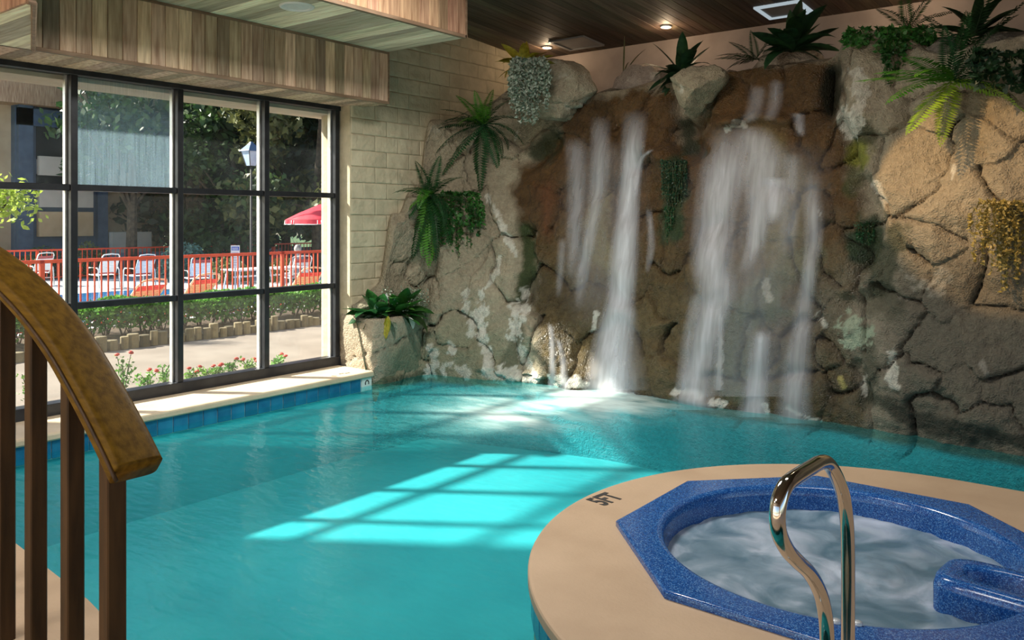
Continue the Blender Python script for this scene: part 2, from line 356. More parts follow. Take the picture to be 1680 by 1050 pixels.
xm = B().box(-(UF-LF)/2, (UF-LF)/2, -.068, .068, -.01, .01).mesh('underside_board', bevel=.003, seg=1)
for k in range(56): obj('board', xm, m_boardx, up, ((UF+LF)/2, SE-.07-k*.14, UZ+.01))
boards(up, UF, -1, SE, UZ+.03, 4.72, m_red, .145)
obj('edge_trim', B().box(UF-.03, UF+.02, -1, SE+.01, UZ-.005, UZ+.03).mesh('edge_trim'), m_trimw, up)
obj('corner_trim', B().box(UF-.025, UF+.02, SE-.01, SE+.02, UZ, 4.72).mesh('corner_trim'), m_trimw, up)
em2 = B().box(-.07,.07,-.01,.01,-.36,.36).mesh('end_board', bevel=.003, seg=1)
for k in range(12): obj('board', em2, m_red, up, (UF-.1-k*.145, SE-.005, UZ+.37))
# angled bulkhead at the far left
bk = struct('bulkhead', B().prism([(-7.3, 2.9), (-5.72, 2.27), (-5.72, 2.26), (-7.3, 2.26)], LZ+.02, 4.7), m_darkin, 'angled wooden bulkhead at the left end of the soffit', 'soffit')
def bkx(y): return -5.72-(y-2.26)/(2.9-2.26)*1.58
for k in range(5):
    y0, y1 = 2.262+k*.128, 2.262+(k+1)*.128-.004
    obj('board', B().prism([(-7.3, y0), (bkx(y0), y0), (bkx(y1), y1), (-7.3, y1)] if bkx(y1) > -7.29 else [(-7.3, y0), (bkx(y0), y0), (-7.3, y1)], LZ, LZ+.02).mesh('bulkhead_board'), m_boardx, bk)
fb = B().box(-.066,.066,-.01,.01,-.66,.66).mesh('bulkhead_face', bevel=.003, seg=1)
for k in range(11): obj('board', fb, m_red, bk, (-5.80-k*.135, 2.25, LZ+.66))
obj('edge_trim', B().tube([(-7.28, 2.9, LZ), (-5.71, 2.28, LZ), (-5.71, 2.24, LZ)], .018, 6).mesh('edge_trim'), m_trimw, bk)
# ---- ceiling fixtures
def downlight(loc, r, label, lit, tilt=0):
    t = thing('recessed_downlight', label, 'light', loc); t.rotation_euler = (-tilt, 0, 0)
    obj('trim_ring', B().lathe([(r*.78,-.002),(r*.8,-.014),(r*.95,-.016),(r,-.004),(r,.01)], 28).mesh('trim_ring', True), m_white if not lit else m_silver, t)
    obj('lens', B().lathe([(0.0005,-.008 if not lit else .004),(r*.5,-.008 if not lit else .004),(r*.8,-.004 if not lit else .002)], 28).mesh('lens', True), m_glow if lit else m_lens, t)
    if lit:
        l = bpy.data.lights.new('can', 'POINT'); l.energy = 6; l.color = (1, .74, .48); l.shadow_soft_size = .04
        q_ = bpy.data.objects.new('can_lamp', l); COL.objects.link(q_); q_.location = (0, 0, -.07); q_.parent = t
    return t
d0 = on_z(487, 10, UZ); downlight((d0.x, d0.y, UZ), .165, 'large round white downlight in the pale soffit boards', False)
TS = math.atan(.06)
def cl(x, y): return (x, y, ceil_z(y)-.001)
downlight(cl(-5.06, 9.78), .075, 'small lit recessed downlight in the dark ceiling above the left fall', True, TS)
downlight(cl(-7.04, 9.85), .075, 'small lit recessed downlight in the corner by the yellow leaves', True, TS)
downlight(cl(-2.2, 9.78), .075, 'small lit downlight added out of view above the right fall', True, TS)  # extra unseen lamp that helps brighten the back wall
def panel(x0, x1, y0, y1, label, bright):
    yc = (y0+y1)/2; t = thing('ceiling_panel', label, 'panel', ((x0+x1)/2, yc, ceil_z(yc)-.002)); t.rotation_euler = (-TS, 0, 0); a, b2 = (x1-x0)/2, (y1-y0)/2
    obj('frame', B().box(-a, a, -b2, -b2+.05, -.02, .01).box(-a, a, b2-.05, b2, -.02, .01).box(-a, -a+.05, -b2+.05, b2-.05, -.02, .01).box(a-.05, a, -b2+.05, b2-.05, -.02, .01).mesh('frame'), bright, t)
    obj('diffuser', B().box(-a+.05, a-.05, -b2+.05, b2-.05, -.008, .008).mesh('diffuser'), m_grey, t)
panel(-3.80, -3.25, 9.60, 10.13, 'square ceiling panel with a bright rim above the right fall', Memit('lit_panel_edge', (.72,.85,.92), .5))
panel(-6.84, -6.24, 9.60, 10.16, 'flat grey square ceiling panel above the left boulder', m_grey)
# fluorescent ceiling fixtures added out of view to brighten the room
m_fill = Memit('fill_diffuser', (1, .93, .82), 3)
for i, (x, y, lab) in enumerate(((-4.3, 5.0, 'lit fluorescent light added over the middle of the pool'), (-1.2, 5.4, 'lit fluorescent light added over the spa'), (-3.2, -1.2, 'lit fluorescent light added behind the stair rail'), (-5.6, -2.3, 'lit fluorescent light added in the rear left corner'))):
    t = thing('ceiling_fill_light', lab, 'light', (x, y, ceil_z(y)-.003)); t.rotation_euler = (-TS, 0, 0)
    obj('housing', B().box(-.62,.62,-.33,.33,-.05,.01).mesh('housing', bevel=.005, seg=1), m_white, t)
    obj('diffuser', B().box(-.57,.57,-.28,.28,-.056,-.045).mesh('diffuser'), m_fill, t)
    l = bpy.data.lights.new('fill', 'AREA'); l.shape = 'RECTANGLE'; l.size = 1.1; l.size_y = .55; l.energy = (190, 22, 95, 80)[i]; l.color = (1, .95, .87)
    lo_ = bpy.data.objects.new('fill_lamp', l); COL.objects.link(lo_); lo_.location = (0, 0, -.065); lo_.parent = t
# warm spotlight added out of view to light the right-hand rocks
sp = thing('added_spotlight', 'warm spotlight added out of view to light the right-hand rocks', 'light', (-3.4, 4.9, ceil_z(4.9)-.01))
obj('can', B().lathe([(.05,.0),(.07,0),(.07,-.16),(.06,-.16),(.055,-.03),(.002,-.03)], 20).mesh('can', True), m_white, sp)
l = bpy.data.lights.new('spot', 'SPOT'); l.energy = 850; l.color = (1, .60, .26); l.spot_size = math.radians(22); l.spot_blend = .25; l.shadow_soft_size = .03
so = bpy.data.objects.new('spot_lamp', l); COL.objects.link(so); so.location = (0, 0, -.2); so.parent = sp
so.rotation_euler = (Vector((-1.2, 8.45, 2.15))-Vector((-3.4, 4.9, ceil_z(4.9)-.2))).to_track_quat('-Z', 'Y').to_euler()
# ================================================================== ROCK WALL
cb = np.array([(-7.34,6.62),(-7.33,7.05),(-7.30,7.45),(-6.95,7.66),(-6.40,7.80),(-5.84,7.95),(-4.87,8.16),(-3.87,8.15),(-2.67,8.22),(-1.70,8.10),(-.85,8.03),(.3,7.9),(1.6,7.8)])
ct = np.array([(-7.67,6.62),(-7.67,7.4),(-7.66,8.2),(-7.60,8.85),(-7.05,9.15),(-6.15,9.15),(-4.95,9.1),(-3.87,9.0),(-2.6,9.0),(-1.6,8.8),(-.70,8.7),(.4,8.6),(1.6,8.5)])
def crom(A, t):
    i = np.clip(np.floor(t).astype(int), 0, len(A)-2); f = (t-i)[..., None]
    g = lambda k: A[np.clip(k, 0, len(A)-1)]
    p0, p1, p2, p3 = g(i-1), g(i), g(i+1), g(i+2)
    return .5*((2*p1)+(-p0+p2)*f+(2*p0-5*p1+4*p2-p3)*f**2+(-p0+3*p1-3*p2+p3)*f**3)
tt0 = np.linspace(0, 12, 2400); mid = .6*crom(cb, tt0)+.4*crom(ct, tt0)
arcl = np.concatenate([[0], np.cumsum(np.linalg.norm(np.diff(mid, axis=0), axis=1))])
NT, NZ, NLd = 640, 236, 26
sg = np.linspace(0, arcl[-1], NT); tg = np.interp(sg, arcl, tt0)
def base(t, z):       # plan position of the un-carved face
    bq, tq = crom(cb, t), crom(ct, t); zc = np.clip(z, 0, 4)
    e = zc/3.7; fast = np.clip(zc/1.15, 0, 1)
    k = np.clip((2.6-t)/1.2, 0, 1); k = k*k*(3-2*k); e = e*(1-k)+np.maximum(e, fast)*k
    q = bq+(tq-bq)*e[..., None]
    return np.stack([q[..., 0], q[..., 1], z], -1)
# top outline of the rocks in the photo -> height of the rock at each column
OUT = np.array([(560,520),(600,500),(625,470),(632,415),(633,364),(660,362),(664,326),(688,322),(692,290),(699,212),(706,203),(745,203),(790,182),(830,150),(880,140),(905,150),(945,158),(1010,150),(1100,138),(1180,120),(1280,108),(1372,100),(1378,74),(1400,60),(1440,52),(1498,54),(1520,84),(1560,92),(1600,76),(1640,70),(1680,62),(1760,55)], float)
zz_ = np.linspace(-.2, 4.35, 300)
ztop = np.zeros(NT)
for i in range(NT):
    P = base(np.full(300, tg[i]), zz_); x, y = proj(P); oy = np.interp(x, OUT[:, 0], OUT[:, 1])
    k = np.where(y >= oy)[0]; ztop[i] = zz_[k[-1]] if len(k) else .3
ztop = np.clip(ztop, .3, 4.2); ztop = np.convolve(np.pad(ztop, 4, 'edge'), np.array([1,2,3,4,5,4,3,2,1])/25, 'valid')
rows = NZ+NLd
Tg = np.repeat(tg[:, None], rows, 1); Sg = np.repeat(sg[:, None], rows, 1)
vf = np.concatenate([np.linspace(0, 1, NZ), np.ones(NLd)]); Zg = -.95+(ztop[:, None]+.95)*vf[None]
P0 = base(Tg, Zg)
ldg = np.concatenate([np.zeros(NZ), (np.arange(NLd)+1)/NLd])
edge = P0[:, NZ-1, :2]
tgt = np.stack([np.where(tg < 3.3, -7.85, edge[:, 0]), np.where(tg < 3.3, edge[:, 1]+.15, BY+.03)], -1)
kk = np.clip((tg-3.1)/.8, 0, 1)[:, None]
tgt = np.where((tg < 3.1)[:, None], tgt, (1-kk)*np.stack([np.full(NT, -7.85), edge[:, 1]+.15], -1)+kk*np.stack([edge[:, 0], np.full(NT, BY+.03)], -1))
P0[:, NZ:, :2] = edge[:, None]+(tgt-edge)[:, None]*ldg[None, NZ:, None]
ldist = np.linalg.norm(tgt-edge, axis=1)[:, None]*ldg[None]
P0[:, NZ:, 2] += (.05*np.sin(ldg[NZ:]*PI))[None]
Vg = Zg+ldist
# outward normal in plan
tan = np.gradient(P0[..., :2], axis=0); nrm = np.stack([tan[..., 1], -tan[..., 0]], -1); nrm /= np.maximum(np.linalg.norm(nrm, axis=-1, keepdims=True), 1e-6)
N3 = np.concatenate([nrm, np.zeros(nrm.shape[:2]+(1,))], -1)
N3[:, NZ:] = N3[:, NZ:]*(1-ldg[NZ:])[None, :, None]*.4+np.array([0, 0, 1.])*np.clip(ldg[NZ:]*6, 0, 1)[None, :, None]*.6
PX, PY = proj(P0)
SEEDS = [(648,388),(678,345),(724,222),(716,262),(768,222),(772,298),(735,318),(803,245),(838,205),(785,345),(738,405),(690,425),(655,450),(762,450),(702,480),(652,530),(700,548),(758,530),(745,596),(690,596),(790,600),(800,470),(818,335),(848,430),(828,560),(868,560),(852,350),(880,345),
 (960,185),(1045,160),(912,275),(960,300),(1005,400),(935,415),(897,470),(903,580),(962,520),(980,605),(1040,560),(1062,330),(1062,235),(1050,450),(1088,185),
 (1105,300),(1078,395),(1122,395),(1076,520),(1102,600),(1112,475),(1058,612),(1130,560),
 (1250,128),(1335,125),(1202,165),(1180,240),(1262,205),(1348,215),(1300,280),(1200,330),(1272,365),(1345,365),(1160,440),(1212,465),(1276,485),(1332,465),(1170,565),(1232,575),(1290,585),(1342,585),(1375,555),(1370,640),(1290,655),(1162,650),(1402,630),(1392,690),(1390,440),
 (1432,110),(1458,185),(1545,185),(1645,180),(1482,285),(1592,255),(1640,300),(1562,335),(1532,395),(1418,345),(1438,430),(1482,465),(1562,455),(1652,460),(1462,545),(1542,570),(1642,550),(1502,640),(1592,650),(1662,640),(1440,690),(1540,705),(1640,715),(1408,285),(1385,240),(1540,120),(1620,110)]
sd = []
for (x, y) in SEEDS:
    k = np.argmin((PX[:, :NZ]-x)**2+(PY[:, :NZ]-y)**2); i, j = np.unravel_index(k, (NT, NZ)); sd.append((Sg[i, j], Vg[i, j]))
for k in range(14): sd.append((arcl[-1]-2.4+2.4*random.random(), random.random()*4))
for k in range(26): sd.append((1.2+(arcl[-1]-1.2)*k/26, 4.1+random.random()*.9))
for k in range(12): sd.append((.4+(arcl[-1])*k/12, -.55))
sd = np.array(sd)
Q = np.stack([Sg, Vg, np.zeros_like(Sg)], -1)
wx = Sg+.30*fbm(Q*1.1, 3, 11)+.07*fbm(Q*5, 4, 12); wv = Vg+.30*fbm(Q*1.1+9, 3, 13)+.07*fbm(Q*5+5, 4, 14)
f1 = np.full(Sg.shape, 9.); f2 = f1.copy(); cid = np.zeros(Sg.shape, int); cid2 = cid.copy()
swt = rng.uniform(.75, 1.3, len(sd))
for k, (a, b) in enumerate(sd):
    d = np.hypot((wx-a)*1.0, (wv-b)*.92)*swt[k]
    near = d < f1; sec = (~near) & (d < f2)
    cid2 = np.where(near, cid, np.where(sec, k, cid2)); f2 = np.where(near, f1, np.where(sec, d, f2)); cid = np.where(near, k, cid); f1 = np.where(near, d, f1)
gap = f2-f1
blg = rng.uniform(.05, .11, len(sd)); tilt = rng.uniform(-.10, .10, (len(sd), 2))
lo_i, hi_i = np.minimum(cid, cid2), np.maximum(cid, cid2); ph_ = np.sin(lo_i*12.9898+hi_i*78.233)*43758.5453; ph_ = ph_-np.floor(ph_)
pk = np.where(ph_ < .42, .12, .35+.65*(ph_-.42)/.58)
H = blg[cid]*(1-pk*np.exp(-gap/.085))+tilt[cid, 0]*(Sg-sd[cid, 0])*.8+tilt[cid, 1]*(Vg-sd[cid, 1])*.8
jg = gap/(1+.8*fbm(Q*7, 3, 15))
H += -.085*np.exp(-(jg/.016)**2)*pk
P3 = P0*1.0
H += .10*fbm(P3*.9, 2, 21)+.065*fbm(P3*2.6, 4, 22)+.032*fbm(P3*9, 4, 23)+.012*fbm(P3*30, 3, 24)
rid = 1-np.abs(fbm(P3*5.5+3, 3, 25))*3; H += -.016*np.clip(rid, 0, 1)**4
# pixel-located features: ledges and hollows of this particular wall
def stroke(pts, X=None, Y=None):
    X = PX if X is None else X; Y = PY if Y is None else Y
    d = np.full(X.shape, 1e9)
    if len(pts) == 1: pts = pts*2
    for (x0, y0), (x1, y1) in zip(pts, pts[1:]):
        ex, ey = x1-x0, y1-y0; L2 = ex*ex+ey*ey+1e-6
        u = np.clip(((X-x0)*ex+(Y-y0)*ey)/L2, 0, 1); d = np.minimum(d, np.hypot(X-x0-u*ex, Y-y0-u*ey))
    return d
front = (np.arange(rows) < NZ)[None] & np.ones((NT, 1), bool)
def hollow(pts, w, a):
    global H
    H = H-a*np.exp(-(stroke(pts)/w)**2)*front
hollow([(1128,215),(1132,245)], 18, .30); hollow([(1170,165),(1150,205)], 12, .16); hollow([(1112,160),(1118,210)], 10, .18)
hollow([(1368,125),(1362,180)], 13, .34); hollow([(1390,205),(1396,232),(1402,270)], 12, .15); hollow([(1420,300),(1450,360),(1420,430)], 16, .14)
hollow([(862,380),(870,430),(858,490)], 15, .20); hollow([(905,235),(880,265)], 14, .16); hollow([(1410,600),(1425,660)], 12, .14)
hollow([(700,480),(670,560),(630,605)], 12, .10); hollow([(1395,500),(1440,490)], 16, .12)
hollow([(1190,205),(1240,190),(1300,200)], 10, -.13); hollow([(1060,240),(1090,255)], 12, -.10); hollow([(1105,262)], 26, -.12)
hollow([(1480,290),(1520,340)], 60, -.14); hollow([(1640,310)], 50, -.12); hollow([(1430,110),(1420,180)], 45, -.16); hollow([(1550,600),(1600,680)], 80, -.14)
hollow([(900,550),(925,600),(945,625)], 34, -.20); hollow([(815,330),(830,380)], 26, -.10); hollow([(800,600),(840,618),(880,622)], 12, -.08); hollow([(1115,650),(1180,662)], 8, -.06)  # first bulge shaped to catch the incoming sun
kz = sstep(-.30, -.04, Zg); H = H*kz+.10*(1-kz)
ev = np.ones(rows); ev[NZ:] = np.clip(1-ldg[NZ:]*.3, 0, 1)
fadeL = sstep(0, .25, Sg)
PR_ = P0+N3*(H*fadeL*ev[None])[..., None]
PR_[:, -1] = P0[:, -1]
PX, PY = proj(PR_)
# ---- colour of the stone (mineral stains, algae, wet zone, painted left-right light) as vertex attributes
def poly_in(pts, jit=0):
    X, Y = PX+jit*jn1, PY+jit*jn2; ins = np.zeros(X.shape, bool); n = len(pts)
    for k in range(n):
        (x0, y0), (x1, y1) = pts[k], pts[(k+1) % n]
        c = ((y0 > Y) != (y1 > Y)) & (X < (x1-x0)*(Y-y0)/(y1-y0+1e-9)+x0); ins ^= c
    d = stroke(pts+[pts[0]], X, Y); return np.where(ins, d, -d)
jn1 = fbm(P3*4, 4, 31); jn2 = fbm(P3*4+7, 4, 32); jf = fbm(P3*14, 4, 33)
n1 = fbm(P3*1.2, 4, 34)[..., None]; n2 = fbm(P3*5, 4, 35)[..., None]; n3 = fbm(P3*22, 3, 36)[..., None]
A_ = np.array
def mixc(c, col, k): return c+(A_(col)-c)*np.clip(k, 0, 1)[..., None]
cv = rng.uniform(-1, 1, (len(sd), 1))[cid]
dry = A_((.285,.245,.175))*(1.35-.35*sstep(900, 1400, PX))[..., None]*(1+.16*n1+.14*n2+.12*n3+.10*cv)  # left rocks lightened, brighter light there painted into the stone colour
wetp = [(935,150),(1010,146),(1100,134),(1118,150),(1128,240),(1150,215),(1160,170),(1190,112),(1280,100),(1376,92),(1372,190),(1392,245),(1402,300),(1442,385),(1432,450),(1392,520),(1412,600),(1425,675),(1420,715),(1330,720),(880,660),(878,600),(888,530),(868,500),(880,430),(868,400),(850,345),(830,310),(850,285),(880,262),(905,225)]
wd = poly_in(wetp, 22); wet = sstep(-14, 16, wd)
wtop = sstep(520, 300, PY)[..., None]
wcol = (A_((.092,.066,.028))*(1-wtop)+A_((.092,.048,.016))*wtop)*(1+.3*n1+.35*n2+.3*n3+.12*cv)
col = dry*(1-wet[..., None])+wcol*wet[..., None]
redp = sstep(0, 30, poly_in([(868,300),(905,275),(928,300),(925,360),(915,410),(880,395)], 14)); col = mixc(col, (.15,.055,.022), redp*.7)
col = mixc(col, (.21,.17,.075), sstep(26, 4, stroke([(985,330),(975,400),(1010,440)])+18*jn1)*.7)
col = mixc(col, (.22,.18,.08), sstep(60, 10, stroke([(1250,250),(1290,330),(1280,420)])+30*jn1)*.6)
gl_ = sstep(120, 20, stroke([(640,560),(700,580),(770,580)])+40*jn1); col = mixc(col, (.20,.215,.125), gl_*.6)
lowd = sstep(70, 0, stroke([(1440,520),(1540,580),(1680,600)])*.35+30*jn1); col = mixc(col, (.205,.185,.145), lowd*.6)
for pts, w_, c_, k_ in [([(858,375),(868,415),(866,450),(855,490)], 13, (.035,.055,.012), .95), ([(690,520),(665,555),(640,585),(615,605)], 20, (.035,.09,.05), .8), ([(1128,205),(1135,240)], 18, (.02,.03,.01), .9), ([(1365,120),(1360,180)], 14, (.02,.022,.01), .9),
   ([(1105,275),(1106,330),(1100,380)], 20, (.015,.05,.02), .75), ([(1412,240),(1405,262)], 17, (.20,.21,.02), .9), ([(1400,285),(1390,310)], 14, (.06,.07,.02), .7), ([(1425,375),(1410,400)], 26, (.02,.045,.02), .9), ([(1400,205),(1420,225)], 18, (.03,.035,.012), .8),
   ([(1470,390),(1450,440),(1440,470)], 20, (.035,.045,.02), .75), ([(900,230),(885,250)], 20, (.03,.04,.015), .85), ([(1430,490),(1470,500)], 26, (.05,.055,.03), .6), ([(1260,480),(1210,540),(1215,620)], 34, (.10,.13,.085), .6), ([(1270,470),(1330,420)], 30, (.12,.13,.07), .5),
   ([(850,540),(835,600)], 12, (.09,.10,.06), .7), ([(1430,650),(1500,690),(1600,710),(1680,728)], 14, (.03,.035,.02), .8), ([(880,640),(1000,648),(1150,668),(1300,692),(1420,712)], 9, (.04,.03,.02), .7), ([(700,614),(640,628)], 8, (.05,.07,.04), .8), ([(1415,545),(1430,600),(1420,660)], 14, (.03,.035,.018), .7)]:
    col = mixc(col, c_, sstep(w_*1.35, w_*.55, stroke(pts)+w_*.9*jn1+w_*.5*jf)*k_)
WHT = [([(800,322),(812,345),(828,378),(846,420)], 4.5, 1), ([(822,420),(814,448),(800,472)], 4, .8), ([(790,488),(788,530),(795,570),(800,592)], 9, 1), ([(775,520),(772,545)], 7, .9), ([(850,500),(846,528),(842,552)], 10, 1), ([(862,480),(858,522)], 8, 1),
   ([(765,478),(763,520)], 5, .9), ([(704,566),(712,585),(712,600)], 8, .95), ([(736,560),(743,576)], 6, .9), ([(709,600),(709,612)], 10, .9), ([(728,600),(728,612)], 6, .9), ([(746,602),(764,612)], 9, .9), ([(800,604),(800,615),(840,618),(872,624)], 10, .95), ([(855,572),(868,606)], 6, .8),
   ([(905,622),(960,632)], 8, .9), ([(1110,641),(1148,652)], 6, .95), ([(1168,660),(1184,663)], 6, .9), ([(1256,666),(1256,676)], 4, .9), ([(1290,668),(1325,686),(1350,690)], 3, .8), ([(1408,120),(1414,170),(1402,205)], 11, .6), ([(1384,180),(1396,225)], 9, .8), ([(1436,300),(1452,332)], 5, .8), ([(1565,276),(1562,292)], 4, .8),
   ([(1464,585),(1466,630)], 8, .9), ([(1345,516),(1354,535)], 4, .8), ([(1417,618),(1420,650)], 4, .6), ([(1257,460),(1262,490)], 6, .5), ([(978,515),(974,540)], 4.5, .9), ([(1182,560),(1182,630)], 5, .4), ([(1190,215),(1205,205),(1222,207)], 5, .7), ([(703,205),(715,215)], 5, .3), ([(1440,300),(1450,340)], 4, .5), ([(785,215),(778,240)], 3, .5), ([(848,215),(846,230)], 2, .5), ([(1612,600),(1622,620)], 5, .4), ([(1340,340),(1345,352)], 3, .5), ([(1500,470),(1530,460)], 18, .3)]
wh = np.zeros(PX.shape)
for pts, w_, k_ in WHT: wh = np.maximum(wh, k_*sstep(w_*1.1, w_*.75, stroke(pts)+w_*1.7*jf+w_*.9*jn1)*(.72+.28*sstep(-.3,.3,n3[...,0]+n2[...,0])))
col = mixc(col, (.68,.66,.58), wh)
col = mixc(col, (.42,.36,.12), .8*sstep(7, 4, stroke([(1380,622),(1384,634)])+5*jf)); col = mixc(col, (.36,.44,.32), .75*sstep(17, 12, stroke([(1390,532),(1412,540),(1402,556)])+30*jf+14*jn1))
crack = np.exp(-(jg/.012)**2)*pk; col = mixc(col, (.035,.028,.02), crack*.75*(1-wh))
rl_ = sstep(1420, 1500, PX)*sstep(380, 480, PY); col = col*(1-.5*rl_*(1-wh))[..., None]; col = mixc(col, (.06,.37,.42), sstep(-.06, -.12, PR_[..., 2]))  # lower right rocks darker: grey-brown stone, with light falloff painted in
col = np.clip(col, .008, .9)
wetv = np.clip(wet*(1-wh), 0, 1)*sstep(-.12, -.06, PR_[..., 2])
PRw = PR_
# ---- material
m_rock, t, out = nodes('faux_rock'); L = t.links.new
at = N(t, 'Attribute', attribute_name='Col'); aw = N(t, 'Attribute', attribute_name='wet'); tc = N(t, 'TexCoord')
no = N(t, 'TexNoise', i_Scale=28, i_Detail=8); L(tc.outputs['Object'], no.inputs['Vector'])
hv = N(t, 'HueSaturation'); L(at.outputs['Color'], hv.inputs['Color']); mr = N(t, 'MapRange'); L(no.outputs[0], mr.inputs[0]); mr.inputs[1].default_value = .3; mr.inputs[2].default_value = .7; mr.inputs[3].default_value = .84; mr.inputs[4].default_value = 1.16; L(mr.outputs[0], hv.inputs['Value'])
p = N(t, 'BsdfPrincipled'); L(hv.outputs[0], p.inputs['Base Color'])
m2 = N(t, 'MapRange'); L(aw.outputs['Fac'], m2.inputs[0]); m2.inputs[3].default_value = .88; m2.inputs[4].default_value = .2; L(m2.outputs[0], p.inputs['Roughness'])
n5 = N(t, 'TexNoise', i_Scale=70, i_Detail=4); L(tc.outputs['Object'], n5.inputs['Vector'])
ad = N(t, 'Math', operation='ADD'); L(no.outputs[0], ad.inputs[0]); L(n5.outputs[0], ad.inputs[1])
bp = N(t, 'Bump', i_Strength=1.0, i_Distance=.028); L(ad.outputs[0], bp.inputs['Height']); L(bp.outputs[0], p.inputs['Normal']); L(p.outputs[0], out.inputs[0])
def with_attr(me, C, Wt):
    a = me.color_attributes.new('Col', 'FLOAT_COLOR', 'POINT'); a.data.foreach_set('color', np.concatenate([C, np.ones((len(C), 1))], 1).ravel().astype(np.float32))
    a = me.attributes.new('wet', 'FLOAT', 'POINT'); a.data.foreach_set('value', Wt.astype(np.float32))
rockw = thing('rock_waterfall_wall', 'tall artificial rock wall of cracked tan and wet brown stone behind the pool', 'rock wall', (-3.5, 8.1, 0))
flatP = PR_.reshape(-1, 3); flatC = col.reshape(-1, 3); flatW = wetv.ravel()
ii, jj = np.meshgrid(np.arange(NT-1), np.arange(rows-1), indexing='ij')
quads = np.stack([ii*rows+jj, (ii+1)*rows+jj, (ii+1)*rows+jj+1, ii*rows+jj+1], -1).reshape(-1, 4)
qc = cid[ii, jj].ravel()
for k in range(len(sd)):
    q = quads[qc == k]
    if len(q) < 30: continue
    u, inv = np.unique(q, return_inverse=True); inv = inv.reshape(q.shape)
    me = bpy.data.meshes.new('rock'); pv = flatP[u]; org = pv.mean(0)
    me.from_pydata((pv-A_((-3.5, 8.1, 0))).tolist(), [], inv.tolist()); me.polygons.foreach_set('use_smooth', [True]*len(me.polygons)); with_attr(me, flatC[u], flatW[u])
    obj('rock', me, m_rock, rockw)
RB = BVHTree.FromPolygons(flatP.tolist(), quads.tolist())
def hit(x, y, off=0.0):
    r = ray(x, y).normalized(); h = RB.ray_cast(Vector((0, 0, CAMH)), r)
    if h[0] is None: return None
    return h[0]-r*off
# ---- free-standing boulders on the rim
def boulder(pp, Y, thick, cols, seed, parent, name='rock', wetamt=0):
    pts = [on_y(x, y, Y) for x, y in pp]; c = sum(pts, Vector())/len(pts)
    ang = sorted((math.atan2(p.z-c.z, p.x-c.x), (p-c).length) for p in pts); aa = [a for a, _ in ang]; rr = [r for _, r in ang]
    aa = [aa[-1]-2*PI]+aa+[aa[0]+2*PI]; rr = [rr[-1]]+rr+[rr[0]]
    na, nr = 150, 40; th = np.linspace(-PI, PI, na, endpoint=False); R = np.interp(th, aa, rr)
    ph = np.linspace(-PI/2, PI/2, nr); V = []
    for q in ph:
        cr = np.cos(q)**.55; dy = np.sign(np.sin(q))*np.abs(np.sin(q))**.8*thick
        V.append(np.stack([c.x+R*cr*np.cos(th), np.full(na, Y+dy), c.z+R*cr*np.sin(th)], -1))
    V = np.array(V); cen = A_((c.x, Y, c.z)); dirv = (V-cen); dirv /= np.maximum(np.linalg.norm(dirv, axis=-1, keepdims=True), 1e-6)
    rs_ = np.random.default_rng(seed)
    for q in range(16):
        pn = rs_.normal(size=3); pn[1] = -abs(pn[1]); pn /= np.linalg.norm(pn); dd = (V-cen) @ pn; o_ = np.max(dd)*rs_.uniform(.66, .92); V = V-np.maximum(dd-o_, 0)[..., None]*pn*.9
    V = V+dirv*(.05*fbm(V*2.2+seed, 3, seed)+.03*fbm(V*7, 4, seed+1)+.008*fbm(V*28, 3, seed+2)-.03*np.clip(1-np.abs(fbm(V*3+seed, 2, seed+5))*9, 0, 1)**2)[..., None]
    C = A_(cols)*(1+.22*fbm(V*1.5, 3, seed+3)+.2*fbm(V*8, 3, seed+4))[..., None]; C = C+(A_((.62,.6,.52))-C)*(sstep(.28, .5, fbm(V*5+2, 4, seed+6))*.55)[..., None]
    b_ = B(); b_.loft([[Vector(p) for p in ring] for ring in V]); me = bpy.data.meshes.new(name); me.from_pydata([tuple(Vector(p)-parent.location) for p in b_.v], [], b_.f)
    me.polygons.foreach_set('use_smooth', [True]*len(me.polygons)); with_attr(me, np.clip(C.reshape(-1, 3), .01, .9), np.full(len(b_.v), wetamt)); return obj(name, me, m_rock, parent)
boulder([(893,100),(915,84),(940,95),(962,128),(972,145),(955,162),(936,178),(925,198),(905,212),(884,205),(878,160),(884,122)], 8.85, .34, (.33,.28,.20), 3, rockw)
boulder([(1104,142),(1118,112),(1145,96),(1170,105),(1190,122),(1172,150),(1152,170),(1140,192),(1128,204),(1119,190),(1110,166)], 8.62, .26, (.33,.28,.19), 8, rockw)
boulder([(1215,118),(1240,98),(1300,92),(1360,88),(1368,108),(1300,116),(1240,124)], 9.35, .2, (.30,.25,.19), 15, rockw)
boulder([(985,150),(1020,125),(1080,118),(1110,130),(1100,150),(1030,158)], 9.5, .2, (.36,.30,.25), 19, rockw)
boulder([(1510,100),(1525,68),(1562,60),(1590,80),(1585,125),(1540,135)], 9.0, .3, (.20,.18,.15), 23, rockw)
boulder([(1590,120),(1600,72),(1650,50),(1700,60),(1710,120),(1650,135)], 9.1, .35, (.18,.16,.13), 29, rockw)
